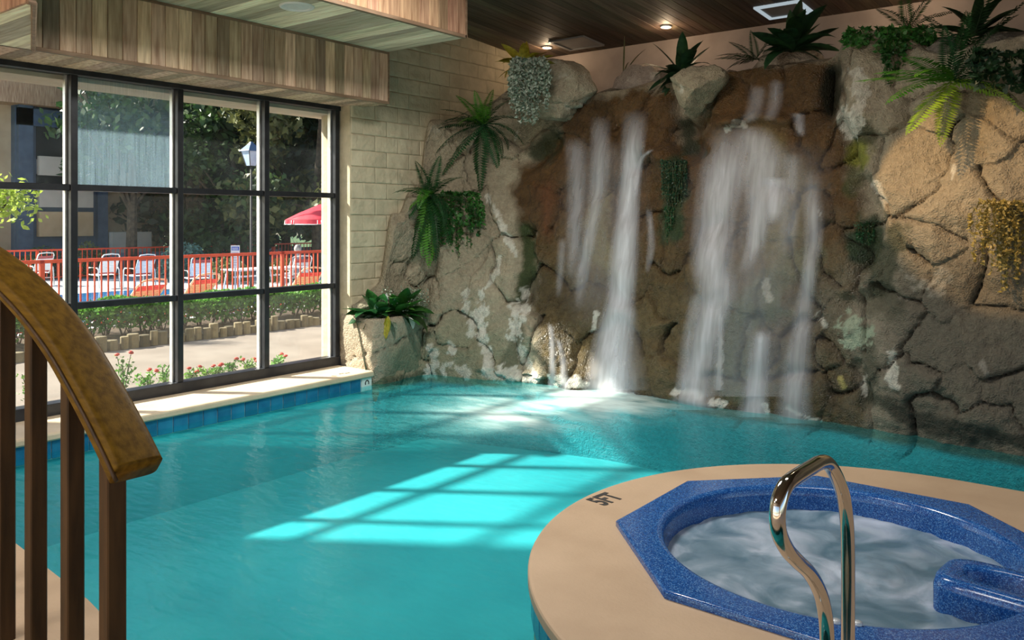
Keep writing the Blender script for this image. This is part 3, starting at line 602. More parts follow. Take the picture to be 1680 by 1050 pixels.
# ---- planter boulder beside the window
pl = thing('planter_boulder', 'squat tan stone planter at the end of the window coping', 'rock', (-7.55, 7.0, 0))
nu, nv = 110, 60; V = []
pf = [(-7.92,6.67),(-7.62,6.645),(-7.40,6.65),(-7.285,6.72),(-7.27,6.95),(-7.29,7.25),(-7.34,7.55),(-7.55,7.62),(-7.90,7.6),(-7.95,7.1)]
pc = crom(A_(pf+pf[:1], float), np.linspace(0, len(pf), nu, endpoint=False)); cen = pc.mean(0)
for j in range(nv):
    q = j/(nv-1); z = -.5+q/.72*1.27 if q < .72 else .77; k = 1 if q < .66 else (1-.08*((q-.66)/.06)**2 if q < .72 else .92*(1-(q-.72)/.28)+.001)
    zz2 = z+(.02 if q < .72 else -.10*sstep(.78, .9, q)); V.append(np.concatenate([cen+(pc-cen)*k, np.full((nu, 1), zz2)], 1))
V = np.array(V); V[..., 2] += .05*np.clip((-7.5-V[..., 0])*2, 0, 1)*np.clip(V[..., 2]*2, 0, 1)
dv = np.concatenate([V[..., :2]-cen, np.zeros(V.shape[:2]+(1,))], -1); dv /= np.maximum(np.linalg.norm(dv, axis=-1, keepdims=True), .05)
crl = np.abs(V[..., 2]-.33-.22*(V[..., 0]+7.5)-.1*fbm(V*5, 3, 44)-.25*(V[..., 1]-6.7)); hh = .045*fbm(V*3, 4, 41)+.028*fbm(V*10, 4, 42)+.010*fbm(V*40, 3, 43)-.05*np.exp(-(crl/.014)**2)
V += dv*hh[..., None]*np.clip(1.2-np.arange(nv)/nv, 0, 1)[:, None, None]
C = A_((.42,.345,.25))*(1+.15*fbm(V*3, 3, 45)+.15*fbm(V*14, 3, 46))[..., None]
gm = sstep(6.72, 7.1, V[..., 1]+.15*fbm(V*4, 3, 47))*sstep(.75, .2, V[..., 2]); C = C+(A_((.11,.17,.10))-C)*(gm*.75)[..., None]; C = C+(A_((.04,.03,.02))-C)*np.exp(-(crl/.012)**2)[..., None]*.7
b_ = B(); b_.loft([[tuple(p-A_((-7.55, 7.0, 0))) for p in r] for r in V], True, False, True)
me = bpy.data.meshes.new('planter'); me.from_pydata(b_.v, [], b_.f); me.polygons.foreach_set('use_smooth', [True]*len(me.polygons)); with_attr(me, np.clip(C.reshape(-1, 3), .01, .9), np.zeros(len(b_.v))); obj('stone_body', me, m_rock, pl)
obj('soil', B().prism([(-7.58+.19*math.cos(a), 7.12+.30*math.sin(a)) for a in np.linspace(0, 2*PI, 20, endpoint=False)], .60, .72).mesh('soil'), M('dark_soil', (.03,.02,.012), (.06,.04,.025), 20, .95, bump=.5), pl).location = (7.55, -7.0, 0)
# ================================================================== POOL WATER
gx = np.linspace(-7.31, .89, 200); gy = np.linspace(1.5, 9.1, 190)
GX, GY = np.meshgrid(gx, gy, indexing='ij'); G = np.stack([GX, GY, np.zeros_like(GX)], -1)
wxp, wyp = proj(G)
dL = stroke([(1000,645),(960,648),(905,640)], wxp, wyp); fo = np.zeros_like(GX)
dw = lambda x, y: np.hypot(GX-x, GY-y)
nz_ = fbm(G*np.array([2.2, 5, 1]), 4, 51); nz2 = fbm(G*np.array([6, 14, 1]), 3, 52)
foamL = on_z(985, 655, 0); foamR = [on_z(x, y, 0) for x, y in ((1145,668),(1240,678),(1300,688))]
fo = np.maximum(fo, 1.0*np.exp(-(dw(foamL.x, foamL.y)/.75)**2)); fo = np.maximum(fo, .55*np.exp(-(dw(foamL.x-.3, foamL.y-.9)/.9)**2))
for q in foamR: fo = np.maximum(fo, .22*np.exp(-(dw(q.x, q.y-.1)/.5)**2))
fo = np.maximum(fo, .03*np.exp(-(dw(-4.0, 6.0)/1.9)**2)); fo = np.maximum(fo, .13*np.exp(-(((GX+3.3)/1.9)**2+((GY-7.9)/.9)**2)))
fo = np.clip(fo*(1+.7*nz_+.35*nz2), 0, 1)
wb = B().add(G.reshape(-1, 3).tolist(), [(i*190+j, (i+1)*190+j, (i+1)*190+j+1, i*190+j+1) for i in range(199) for j in range(189)])
me = bpy.data.meshes.new('pool_water'); me.from_pydata(wb.v, [], wb.f); a = me.attributes.new('foam', 'FLOAT', 'POINT'); a.data.foreach_set('value', fo.ravel().astype(np.float32))
me.polygons.foreach_set('use_smooth', [True]*len(me.polygons))
m_water, t, out = nodes('pool_water'); L = t.links.new
tr = N(t, 'BsdfTransparent'); tr.inputs[0].default_value = (.62,.97,.985,1); gl = N(t, 'BsdfGlossy', i_Roughness=.10); df = N(t, 'BsdfDiffuse'); fr = N(t, 'Fresnel', i_IOR=1.33)
tc = N(t, 'TexCoord'); mp = N(t, 'Mapping'); mp.inputs['Scale'].default_value = (1.0, 2.6, 1); mp.inputs['Rotation'].default_value = (0, 0, -AZ); L(tc.outputs['Object'], mp.inputs[0])
no = N(t, 'TexNoise', i_Scale=5, i_Detail=4); L(mp.outputs[0], no.inputs['Vector']); bp = N(t, 'Bump', i_Strength=.35, i_Distance=.03); L(no.outputs[0], bp.inputs['Height'])
L(bp.outputs[0], gl.inputs['Normal']); L(bp.outputs[0], fr.inputs['Normal'])
at = N(t, 'Attribute', attribute_name='foam')
dc = N(t, 'MixRGB'); dc.inputs[1].default_value = (.03,.54,.57,1); dc.inputs[2].default_value = (.74,.92,.90,1); L(ramp(t, at.outputs['Fac'], [(.0, 0), (.55, 1)]), dc.inputs[0]); L(dc.outputs[0], df.inputs[0])
mrr = N(t, 'MapRange'); L(at.outputs['Fac'], mrr.inputs[0]); mrr.inputs[3].default_value = .06; mrr.inputs[4].default_value = .97
ns = N(t, 'TexNoise', i_Scale=9, i_Detail=6); L(mp.outputs[0], ns.inputs['Vector']); mm = N(t, 'Math', operation='MULTIPLY_ADD'); L(ns.outputs[0], mm.inputs[0]); mm.inputs[1].default_value = .24; mm.inputs[2].default_value = -.12
m3 = N(t, 'Math', operation='ADD'); m3.use_clamp = True; L(mrr.outputs[0], m3.inputs[0]); L(mm.outputs[0], m3.inputs[1])
x1 = N(t, 'MixShader'); L(m3.outputs[0], x1.inputs[0]); L(tr.outputs[0], x1.inputs[1]); L(df.outputs[0], x1.inputs[2])
ge = N(t, 'NewGeometry'); bf = N(t, 'Math', operation='MULTIPLY_ADD'); bf.inputs[1].default_value = -.5; bf.inputs[2].default_value = .5; L(ge.outputs['Backfacing'], bf.inputs[0]); f2_ = N(t, 'Math', operation='MULTIPLY'); L(fr.outputs[0], f2_.inputs[0]); L(bf.outputs[0], f2_.inputs[1])
x2 = N(t, 'MixShader'); L(f2_.outputs[0], x2.inputs[0]); L(x1.outputs[0], x2.inputs[1]); L(gl.outputs[0], x2.inputs[2]); L(x2.outputs[0], out.inputs[0])
tag(obj('pool_water', me, m_water), 'turquoise pool water with white foam below the falls', 'water', kind='stuff')
# ================================================================== WATERFALLS
m_fall, t, out = nodes('falling_water'); L = t.links.new
uv = N(t, 'UVMap'); sx = N(t, 'SeparateXYZ'); L(uv.outputs[0], sx.inputs[0]); tc = N(t, 'TexCoord'); mp = N(t, 'Mapping'); mp.inputs['Scale'].default_value = (15, 5, 1.3); L(tc.outputs['Object'], mp.inputs[0])
no = N(t, 'TexNoise', i_Scale=1.3, i_Detail=5); L(mp.outputs[0], no.inputs['Vector']); st = ramp(t, no.outputs[0], [(.28, .62), (.68, 1)])
al = N(t, 'Attribute', attribute_name='alpha'); mu = N(t, 'Math', operation='MULTIPLY'); L(al.outputs['Fac'], mu.inputs[0]); L(st, mu.inputs[1])
d1 = N(t, 'BsdfDiffuse'); d1.inputs[0].default_value = (.86,.88,.95,1); d2 = N(t, 'BsdfTranslucent'); d2.inputs[0].default_value = (.86,.88,.95,1); dm = N(t, 'MixShader', i_0=.35); L(d1.outputs[0], dm.inputs[1]); L(d2.outputs[0], dm.inputs[2])
tr = N(t, 'BsdfTransparent'); mx = N(t, 'MixShader'); L(mu.outputs[0], mx.inputs[0]); L(tr.outputs[0], mx.inputs[1]); L(dm.outputs[0], mx.inputs[2]); L(mx.outputs[0], out.inputs[0])
def strand(pts, op, parent, off=.05, na=13):
    pts = A_(pts, float); n = max(14, int((pts[-1, 1]-pts[0, 1])/4)); s = np.linspace(0, len(pts)-1, n); q = crom(pts, s)
    rowsv = []; al_ = []
    for k, (x, y, w_) in enumerate(q):
        row = []
        for c in range(na):
            f = c/(na-1)*2-1; h = hit(x+f*w_*.62, y, off*(1-.4*f*f)); row.append(h)
            al_.append(op*(1-abs(f)**1.6)**1.3*min(1, k/(n*.12)+.0)*(1 if pts[-1, 1] > 615 else min(1, (n-1-k)/(n*.25))))
        if any(h is None for h in row): row = rowsv[-1] if rowsv else [on_y(x+f_, y, 8.6) for f_ in np.linspace(-w_/2, w_/2, na)]
        rowsv.append(row)
    R = A_([[tuple(p) for p in r] for r in rowsv])
    for _ in range(5): R[1:-1] = .25*R[:-2]+.5*R[1:-1]+.25*R[2:]; R[:, 1:-1] = .25*R[:, :-2]+.5*R[:, 1:-1]+.25*R[:, 2:]
    R[:, :, 1] -= .02
    me = bpy.data.meshes.new('water_strand'); me.from_pydata((R-A_(parent.location)).reshape(-1, 3).tolist(), [], [(k*na+c, k*na+c+1, (k+1)*na+c+1, (k+1)*na+c) for k in range(n-1) for c in range(na-1)])
    a = me.attributes.new('alpha', 'FLOAT', 'POINT'); a.data.foreach_set('value', A_(al_, np.float32)); me.uv_layers.new(name='UVMap'); me.polygons.foreach_set('use_smooth', [True]*len(me.polygons))
    obj('water_strand', me, m_fall, parent)
wfL = thing('waterfall', 'left waterfall with one bright narrow plume reaching the pool', 'waterfall', (-4.9, 8.2, 0))
for p_, o_ in [([(945,225,34),(948,300,32),(944,380,26),(938,460,18)], .42), ([(986,190,30),(985,280,32),(976,350,24),(958,440,22),(950,510,14)], .5), ([(1044,180,40),(1038,260,34),(1032,330,34),(1025,420,42),(1019,490,44),(1006,560,58),(1003,615,70),(1000,640,80),(998,656,92)], .98), ([(1030,500,30),(1020,570,60),(1022,640,80)], .35), ([(1072,245,10),(1052,262,10),(1044,300,12),(1040,330,12)], .5),
     ([(924,390,14),(921,440,14),(917,490,10)], .25), ([(1000,230,120),(990,330,130),(985,440,120),(985,540,90)], .16), ([(905,530,9),(909,580,12),(906,638,12)], .4), ([(917,555,8),(926,590,12),(927,640,14)], .4), ([(1065,340,10),(1070,400,14),(1062,450,8)], .3)]: strand(p_, o_, wfL)
wfR = thing('waterfall', 'right waterfall spreading as a broad thin veil with three lower plumes', 'waterfall', (-2.9, 8.2, 0))
for p_, o_ in [([(1202,205,60),(1190,280,72),(1176,350,64),(1168,430,62),(1176,480,60),(1162,540,50),(1148,600,52),(1140,645,60),(1136,672,70)], .72), ([(1232,205,50),(1250,260,76),(1247,340,44),(1240,400,30),(1222,450,20)], .6), ([(1272,290,50),(1275,325,34),(1268,370,20)], .75), ([(1300,250,30),(1300,330,30),(1290,420,26)], .35), ([(1330,275,34),(1336,380,30),(1330,440,26),(1318,520,30),(1308,600,44),(1304,655,52),(1302,694,62)], .5), ([(1252,540,26),(1247,590,34),(1240,645,40),(1237,684,50)], .75), ([(1250,230,200),(1245,330,210),(1240,430,190),(1235,530,200),(1230,650,190)], .22), ([(1275,130,20),(1272,170,26),(1262,200,20)], .3), ([(1245,140,24),(1240,180,30),(1225,205,24)], .28), ([(1310,185,22),(1316,225,14)], .4), ([(1185,510,12),(1182,570,16),(1180,640,18)], .4), ([(1145,480,20),(1130,560,24),(1122,640,26)], .3)]: strand(p_, o_, wfR)
# ================================================================== SPA TUB
def speckle(name, base_, rough=.18):
    m, t, out = nodes(name); L = t.links.new; tc = N(t, 'TexCoord'); v = N(t, 'TexVoronoi', i_Scale=230); L(tc.outputs['Object'], v.inputs['Vector'])
    sx = N(t, 'SeparateColor'); L(v.outputs['Color'], sx.inputs[0]); c = ramp(t, sx.outputs[0], [(.0, (base_[0]*.35, base_[1]*.4, base_[2]*.5)), (.55, base_), (.85, (base_[0]*2.2+.02, base_[1]*1.8+.02, min(1, base_[2]*1.4))), (.97, (.14,.32,.58))])
    p = N(t, 'BsdfPrincipled', i_Roughness=rough); p.inputs['Coat Weight'].default_value = .15; L(c, p.inputs['Base Color']); L(p.outputs[0], out.inputs[0]); return m
m_spa = speckle('speckled_blue_acrylic', (.010,.085,.33))
tub = thing('spa_tub', 'octagonal speckled blue hot tub set in the round beige deck', 'hot tub', (SX, SY, DZ))
rel = lambda loop: [p-Vector((SX, SY, DZ)) for p in loop]
b_ = B(); b_.loft([rel(l) for l in (octo(AP, DZ-.02), octo(AP, DZ+.026), octo(AP-.006, DZ+.034), octo(AP-.016, DZ+.037), [octo(AP-.05, DZ+.037)[k]*.55+circ(.96, DZ+.037)[k]*.45 for k in range(NP)], circ(.965, DZ+.036), circ(.945, DZ+.031), circ(.93, DZ+.015), circ(.925, DZ-.03), circ(.905, DZ-.2), circ(.86, DZ-.5), circ(.5, DZ-.75))], True, False, True)
obj('shell', b_.mesh('shell', True), m_spa, tub)
for p_ in tub.children[0].data.polygons: p_.use_smooth = abs(p_.normal.z) < .995
m_bub, t, out = nodes('bubbling_spa_water'); L = t.links.new; tc = N(t, 'TexCoord')
no = N(t, 'TexNoise', i_Scale=2.6, i_Detail=7, i_Distortion=.8); L(tc.outputs['Object'], no.inputs['Vector']); c = ramp(t, no.outputs[0], [(.36, (.09,.17,.23)), (.50, (.21,.30,.38)), (.66, (.50,.57,.68))])
p = N(t, 'BsdfPrincipled', i_Roughness=.35); L(c, p.inputs['Base Color']); bp = N(t, 'Bump', i_Strength=.5, i_Distance=.05); L(no.outputs[0], bp.inputs['Height']); L(bp.outputs[0], p.inputs['Normal']); L(p.outputs[0], out.inputs[0])
rings = []
for r in np.linspace(.004, .924, 44):
    ring = []
    for k in range(NP):
        a = 2*PI*k/NP; ring.append((r*math.cos(a), r*math.sin(a), -.115))
    rings.append(ring)
V = A_(rings); V[..., 2] += .022*fbm(V*A_((5, 5, 1)), 3, 61)+.010*fbm(V*A_((16, 16, 1)), 3, 62)
b_ = B(); b_.loft([[tuple(p) for p in r] for r in V], True, True); sw = obj('spa_water', b_.mesh('spa_water', True), m_bub); sw.location = (SX, SY, DZ); tag(sw, 'white foaming water bubbling inside the blue hot tub', 'water', kind='stuff')
# armrest with a cup hollow
nA = 48
def sup(cx, cy, ax, ay, e, z, rot=0):
    o = []
    for k in range(nA):
        a = 2*PI*k/nA; x = ax*math.copysign(abs(math.cos(a))**e, math.cos(a)); y = ay*math.copysign(abs(math.sin(a))**e, math.sin(a)); o.append(Vector((cx+x*math.cos(rot)-y*math.sin(rot), cy+x*math.sin(rot)+y*math.cos(rot), z)))
    return o
ac = on_z(1640, 957, DZ+.03)-Vector((SX, SY, DZ)); ax_, ay_ = ac.x+.06, ac.y
RT = -.12
b_ = B(); b_.loft([sup(ax_, ay_, .33, .20, .42, -.42, RT), sup(ax_, ay_, .33, .20, .42, -.01, RT), sup(ax_, ay_, .318, .188, .42, .035, RT), sup(ax_, ay_, .295, .168, .5, .048, RT), sup(ax_+.01, ay_, .235, .118, .9, .046, RT), sup(ax_+.01, ay_, .22, .105, 1, .03, RT), sup(ax_+.01, ay_, .21, .098, 1, -.14, RT), sup(ax_+.01, ay_, .17, .07, 1, -.17, RT), sup(ax_+.01, ay_, .02, .01, 1, -.172, RT)], True, False, True)
obj('armrest', b_.mesh('armrest', True), m_spa, tub)
# grab rail
gp = [(-.85,3.02,DZ),(-.85,3.02,.45),(-.85,3.02,.79),(-.85,2.985,.95),(-.85,2.91,1.055),(-.85,2.80,1.14),(-.85,2.71,1.165),(-.85,2.62,1.17),(-.85,2.46,1.175),(-.85,2.385,1.168),(-.85,2.335,1.13),(-.85,2.335,1.06),(-.85,2.40,.985),(-.85,2.49,.92),(-.85,2.61,.84),(-.85,2.71,.745),(-.85,2.765,.65),(-.85,2.785,.55),(-.85,2.79,.4),(-.85,2.79,DZ)]
q = crom(A_(gp), np.linspace(0, len(gp)-1, 140))
gr = thing('spa_grab_rail', 'curved polished steel grab rail standing on the deck by the hot tub', 'grab rail', (-.85, 2.9, DZ))
obj('tube', B().tube([Vector(p)-Vector((-.85, 2.9, DZ)) for p in q], .0235, 20).mesh('tube', True), m_steel, gr)
for y in (.12, -.11): obj('flange', B().lathe([(.024,.03),(.03,.012),(.055,.008),(.055,0)], 24, (0, y, 0)).mesh('flange', True), m_steel, gr)
for (x, y) in ((1372,1021),(1407,1024)):
    p_ = on_z(x, y, DZ+.037)-Vector((SX, SY, DZ)); obj('air_knob', B().lathe([(.022,0),(.022,.008),(.012,.014),(.0005,.014)], 14, p_).mesh('air_knob', True), m_silver, tub)
# ================================================================== STAIR RAIL, LEFT FOREGROUND
prof = [(-4.6,1.96),(-4.1,1.94),(-3.8,1.912),(-3.49,1.861),(-3.22,1.79),(-2.97,1.702),(-2.74,1.592),(-2.54,1.458),(-2.40,1.352),(-2.29,1.258)]
q = crom(A_(prof), np.linspace(0, len(prof)-1, 80)); rl = thing('stair_railing', 'arched brown wooden stair railing with square balusters in the left foreground', 'railing', (-3.2, 1.2, .3)); RO = Vector((-3.2, 1.2, .3))
loops = []
for k, (x, z) in enumerate(q):
    a, b2 = q[max(k-1, 0)], q[min(k+1, len(q)-1)]; tx, tz = (b2-a)/np.linalg.norm(b2-a); nx_, nz2_ = -tz, tx
    if nz2_ < 0: nx_, nz2_ = -nx_, -nz2_
    if k == len(q)-1: pass
    sec = []
    for c in range(32):
        a2 = 2*PI*c/32; yy_ = .071*math.copysign(abs(math.cos(a2))**.35, math.cos(a2)); hh_ = .040*math.copysign(abs(math.sin(a2))**.35, math.sin(a2))-.040
        sec.append(Vector((x+nx_*hh_, 1.20+yy_, z+nz2_*hh_))-RO)
    loops.append(sec)
obj('handrail', B().loft(loops, True, True, True).mesh('handrail', True), m_rail, rl)
obj('edge_bead', B().tube([Vector((x+.02, 1.127, z-.052))-RO for x, z in q[:-2]], .007, 6).mesh('edge_bead', True), m_bal, rl)
def cheek(x): return float(np.interp(x, [-4.6,-3.9,-3.3,-2.8,-2.3], [.56,.51,.46,.36,.2]))
for px_ in (-58, 8, 59, 119, 185):
    x = on_y(px_, 900, 1.2).x; zt = float(np.interp(x, q[:, 0], q[:, 1]))-.05
    wq = .027 if px_ < 185 else .029
    obj('baluster', B().box(x-wq, x+wq, 1.2-wq, 1.2+wq, cheek(x)-.03, zt).mesh('baluster', bevel=.004, seg=1), m_bal, rl).location = -RO
ck = [(-4.6,.02),(-4.6,.56),(-3.9,.51),(-3.3,.46),(-2.8,.36),(-2.3,.2),(-2.3,.02)]
b_ = B(); b_.loft([[Vector((x, y, z)) for x, z in ck] for y in (.95, 1.52)], True, True, True)
struct('stair_cheek', b_.mesh('stair_cheek', bevel=.012), m_conc, 'low beige concrete stair wall under the wooden railing', 'wall')
# ================================================================== PLANTS (indoors)
def leafM(name, c1, c2, rough=.45, transl=.25, scale=9): return M(name, c1, c2, scale, rough, transl=transl, rand=.3, rnd_hue=.015)
m_fernd = leafM('deep_green_frond', (.010,.055,.016), (.025,.11,.03)); m_fernb = leafM('bright_green_frond', (.05,.19,.015), (.10,.30,.03)); m_ferny = leafM('lime_green_frond', (.16,.28,.02), (.26,.38,.04))
m_dark = leafM('dark_green_leaf', (.008,.03,.012), (.02,.065,.02)); m_yel = leafM('yellow_green_leaf', (.22,.20,.015), (.42,.36,.04)); m_vari = leafM('silvery_green_leaf', (.14,.26,.17), (.70,.75,.66), scale=30); m_gold = leafM('golden_variegated_leaf', (.25,.20,.03), (.55,.46,.16), scale=30)
m_ivy = leafM('green_ivy_leaf', (.02,.09,.015), (.06,.19,.03)); m_stem = M('plant_stem', (.08,.09,.03), (.12,.11,.05), 8, .7); m_petal = M('white_petal', (.75,.78,.76), None, 5, .5, transl=.3); m_spec2 = leafM('white_edged_leaf', (.05,.13,.05), (.55,.6,.5), scale=14); m_moss = leafM('wet_moss', (.006,.045,.018), (.02,.10,.04))
def frond(L_, w_, k, n=24, seed=0, rach=.006):
    r = random.Random(seed); b_ = B(); p = Vector((0, 0, 0)); a = 0; path = [p.copy()]
    for i in range(n):
        a -= k/n; p = p+Vector((math.cos(a), 0, math.sin(a)))*L_/n; path.append(p.copy())
    b_.tube(path, [rach*(1-.8*i/n) for i in range(n+1)], 4, False)
    for i in range(1, n+1):
        f = i/n; ww = w_*(min(1, f*4+.35))*(1-f**2.2)**.8+.008; d = (path[i]-path[i-1]).normalized(); up = Vector((-d.z, 0, d.x))
        for s in (-1, 1):
            tip = path[i]+Vector((0, s, 0))*ww+d*ww*.35-up*ww*.18*r.uniform(.2, 1.3); hw = L_/n*.46
            b_.add([path[i]-d*hw*.3, path[i]-d*hw+(tip-path[i])*.5, tip, path[i]+d*hw+(tip-path[i])*.45], [(0, 1, 2, 3)] if s > 0 else [(3, 2, 1, 0)])
    return b_.mesh('frond')
def leafmesh(L_, w_, k, n=7, fold=.18, wav=0):
    b_ = B(); p = Vector((0,0,0)); a = 0; rows_ = []
    for i in range(n+1):
        f = i/n; ww = w_*math.sin(PI*min(1, f*.93+.07))**.8*(1 if f < 1 else .02); up = Vector((-math.sin(a), 0, math.cos(a)))
        rows_.append([p+Vector((0, -ww, 0))+up*ww*fold, p+Vector((0, -ww*.5, 0))+up*ww*fold*.3, p.copy(), p+Vector((0, ww*.5, 0))+up*ww*fold*.3, p+Vector((0, ww, 0))+up*ww*fold])
        a -= k/n; p = p+Vector((math.cos(a), 0, math.sin(a)))*L_/n
    b_.loft(rows_, False); return b_.mesh('leaf', True)
FR = {}; FS = 1.28
def fr(k, w_=.17):
    key = (round(k, 1), w_)
    if key not in FR: FR[key] = frond(1, w_, k, 26, len(FR))
    return FR[key]
def orient(yaw, pitch, roll=0): return (Matrix.Rotation(yaw, 4, 'Z') @ Matrix.Rotation(-pitch, 4, 'Y') @ Matrix.Rotation(roll, 4, 'X')).to_euler()
def fern(label, loc, specs, mats, name='sword_fern', group=None):
    t = thing(name, label, 'fern', loc, 0, group)
    for i, (yaw, pitch, k, L_, mi) in enumerate(specs):
        me = fr(k).copy() if False else fr(k); o = obj('frond', me, None, t, (0, 0, 0), orient(math.radians(yaw), math.radians(pitch), random.uniform(-.4, .4)), L_*FS)
        if not me.materials: me.materials.append(mats[mi])
        o.material_slots[0].link = 'OBJECT'; o.material_slots[0].material = mats[mi]
    return t
def img_yaw(dx): pass
# yaw of image directions: right = (CA, SA), towards viewer = (SA, -CA)
def toward(right, near):      # yaw angle of a plan direction given in photo terms
    v = Vector((CA, SA))*right+Vector((SA, -CA))*near; return math.degrees(math.atan2(v.y, v.x))
def rfern(label, x, y, n, L_, mats, near=.6, kr=(.6, 1.6), pr=(0, 70), off=.08, seed=1, wgt=None, extra=()):
    r = random.Random(seed); p = hit(x, y, off) or on_y(x, y, 9)
    sp_ = []
    for i in range(n):
        th = 2*PI*i/n+r.uniform(-.3, .3); sp_.append((toward(math.cos(th), near+.5*math.sin(th)), r.uniform(*pr), r.uniform(*kr), L_*r.uniform(.7, 1.1), r.choice(wgt or range(len(mats)))))
    return fern(label, p, sp_+list(extra), mats)
def spray(p_, dirs):      # fronds given as (image right, image up, length, k, mat): fan in the plane facing the viewer
    out_ = []
    for rx, uz, L_, k, mi in dirs:
        a = math.atan2(uz, abs(rx)+.25); out_.append((toward(rx, .35), math.degrees(a), k, L_, mi))
    return out_
p = hit(792, 205, .14)
fern('dark sword fern rosette on the upper left rocks', p, spray(p, [(-1,.15,.62,.5,0),(-1,.5,.55,.9,0),(-.8,.9,.5,.8,0),(-.4,1,.48,.7,1),(-.15,1,.42,.5,1),(.15,1,.45,.6,1),(.4,1,.5,.9,0),(.8,.8,.5,1.2,0),(1,.4,.55,1.5,0),(1,.1,.5,1.8,0),(-.9,-.1,.65,.9,0),(-.55,-.6,.75,.4,0),(-.12,-1,.75,.3,0),(.3,-.6,.55,.8,0),(.6,-.2,.5,1.5,0),(-.7,.6,.55,1.2,0),(.1,.7,.5,1.6,1),(-.3,.4,.45,1.4,1),(.7,.3,.45,1.3,0)]), [m_fernd, m_fernb])
p = hit(705, 320, .12)
fern('hanging sword fern drooping beside the block wall', p, spray(p, [(-.5,.4,.5,1.0,0),(-.2,1,.45,.6,0),(.2,1,.5,.5,0),(.5,.8,.5,.9,0),(1,.3,.6,1.2,0),(-.7,-.5,.5,.8,0),(-.3,-1,.7,.3,0),(-.1,-1,.65,.2,1),(.1,-1,.75,.3,1),(.3,-.9,.7,.5,0),(.5,-.6,.6,1.0,0),(-.5,0,.4,1.5,1),(0,.2,.5,2.0,1),(.3,.1,.5,1.9,0),(0,-.6,.7,.6,0),(.8,-.1,.5,1.4,0)]), [m_fernd, m_fernb])
p = hit(1560, 133, .2)
fern('bright lime sword fern spreading over the right boulders', p, spray(p, [(-1,.12,.85,.35,1),(-1,.35,.7,.5,1),(-.8,.6,.55,.6,1),(-.3,1,.45,.4,0),(0,1,.5,.4,0),(.3,1,.45,.5,0),(-.6,-.55,.65,.25,2),(-.3,-.8,.55,.25,2),(.55,.15,.55,1.4,0),(.8,.1,.75,1.3,2),(1,.3,.7,.9,0),(1,-.1,.6,1.0,2),(-.9,.1,.6,.8,1),(.5,.6,.5,.9,0),(-.5,.5,.5,1.2,1)]), [m_fernd, m_fernb, m_ferny])
# trailing plants: strands with small leaves
def trailing(name, label, cat, x, y, w_px, h_px, n, mat, leaf=.022, off=.10, seed=2, near=.10, spread=1.0, taper=.5, per=60, loc=None):
    r = random.Random(seed); t = thing(name, label, cat, loc if loc is not None else (hit(x, y, off) or on_y(x, y, 9))); c = t.location; d = c.length; sc = d/FPX; b_ = B(); st_ = B()
    Rv, Nv = Vector((CA, SA, 0)), Vector((SA, -CA, 0))
    for i in range(n):
        a = r.uniform(-1, 1); px_ = Rv*a*w_px*.5*sc*taper; ln = h_px*sc*r.uniform(.45, 1)*(1-.35*abs(a)); pth = []; ox = Rv*a*w_px*.5*sc*spread; nb = near*r.uniform(.3, 1.3)
        for k in range(9):
            f = k/8; pth.append(px_+(ox-px_)*math.sin(min(1, f*2)*PI/2)+Nv*nb*math.sin(min(1, f*2.5)*PI/2)-Vector((0, 0, ln*f**1.2))+Vector((0, 0, .06*math.sin(min(1, f*3)*PI)))+Vector((r.uniform(-.01,.01), r.uniform(-.01,.01), 0)))
        st_.tube(pth, .0025, 3, False)
        for k in range(per):
            f = r.random()*7.99; i0 = int(f); q = pth[i0].lerp(pth[i0+1], f-i0); u = Vector((r.gauss(0, 1), r.gauss(0, 1), r.gauss(0, .7))).normalized(); v = u.cross(Vector((r.gauss(0, 1), r.gauss(0, 1), r.gauss(0, 1)))).normalized(); s_ = leaf*r.uniform(.6, 1.3); q = q+u*leaf*.6
            b_.add([q-u*s_, q+v*s_*.5, q+u*s_, q-v*s_*.5], [(0, 1, 2, 3)])
    o = obj('foliage', b_.mesh('foliage'), mat, t); o['kind'] = 'stuff'; obj('stems', st_.mesh('stems'), m_stem, t); return t
trailing('trailing_plant', 'silvery trailing plant hanging left of the rim boulder', 'plant', 868, 100, 66, 112, 56, m_vari, .028, .85, 3, .14, 1.0, .6, 75, loc=on_y(866, 100, 8.30))
trailing('trailing_plant', 'bushy green ivy hanging beneath the drooping fern', 'plant', 752, 318, 80, 110, 30, m_ivy, .032, .12, 4, .14, 1.0, .5, 46)
trailing('trailing_plant', 'golden variegated trailing plant lit on the right rocks', 'plant', 1640, 335, 90, 130, 34, m_gold, .022, .10, 5, .12, 1.0, .3, 62)
trailing('trailing_plant', 'thin dark ivy strand falling beside the grey right boulder', 'plant', 1462, 62, 34, 100, 14, m_ivy, .028, .08, 6, .06, .8, .5, 34)
trailing('trailing_plant', 'dark green moss curtain between the two falls', 'moss', 1105, 268, 46, 95, 46, m_moss, .014, .05, 7, .05, .85, .9, 70)
trailing('trailing_plant', 'narrow green moss tail under the moss curtain', 'moss', 1099, 345, 18, 78, 18, m_moss, .013, .04, 8, .03, .7, .9, 60)
trailing('ivy_bush', 'leafy green ivy bush on the rim above the grey boulder', 'plant', 1450, 55, 120, 34, 40, m_ivy, .034, .14, 9, .10, 1.1, .8, 26)
trailing('trailing_plant', 'ivy shoots creeping left over the grey boulder top', 'plant', 1412, 62, 70, 16, 14, m_ivy, .03, .1, 12, .08, 1.1, .7, 26)
trailing('trailing_plant', 'small dark algae tuft on the wet right rocks', 'moss', 1418, 372, 34, 34, 18, m_moss, .013, .03, 13, .03, .8, .8, 40)
trailing('trailing_plant', 'dark ivy heap in the shaded upper right corner', 'plant', 1655, 92, 110, 60, 34, m_dark, .04, .25, 14, .1, 1.1, .8, 34)
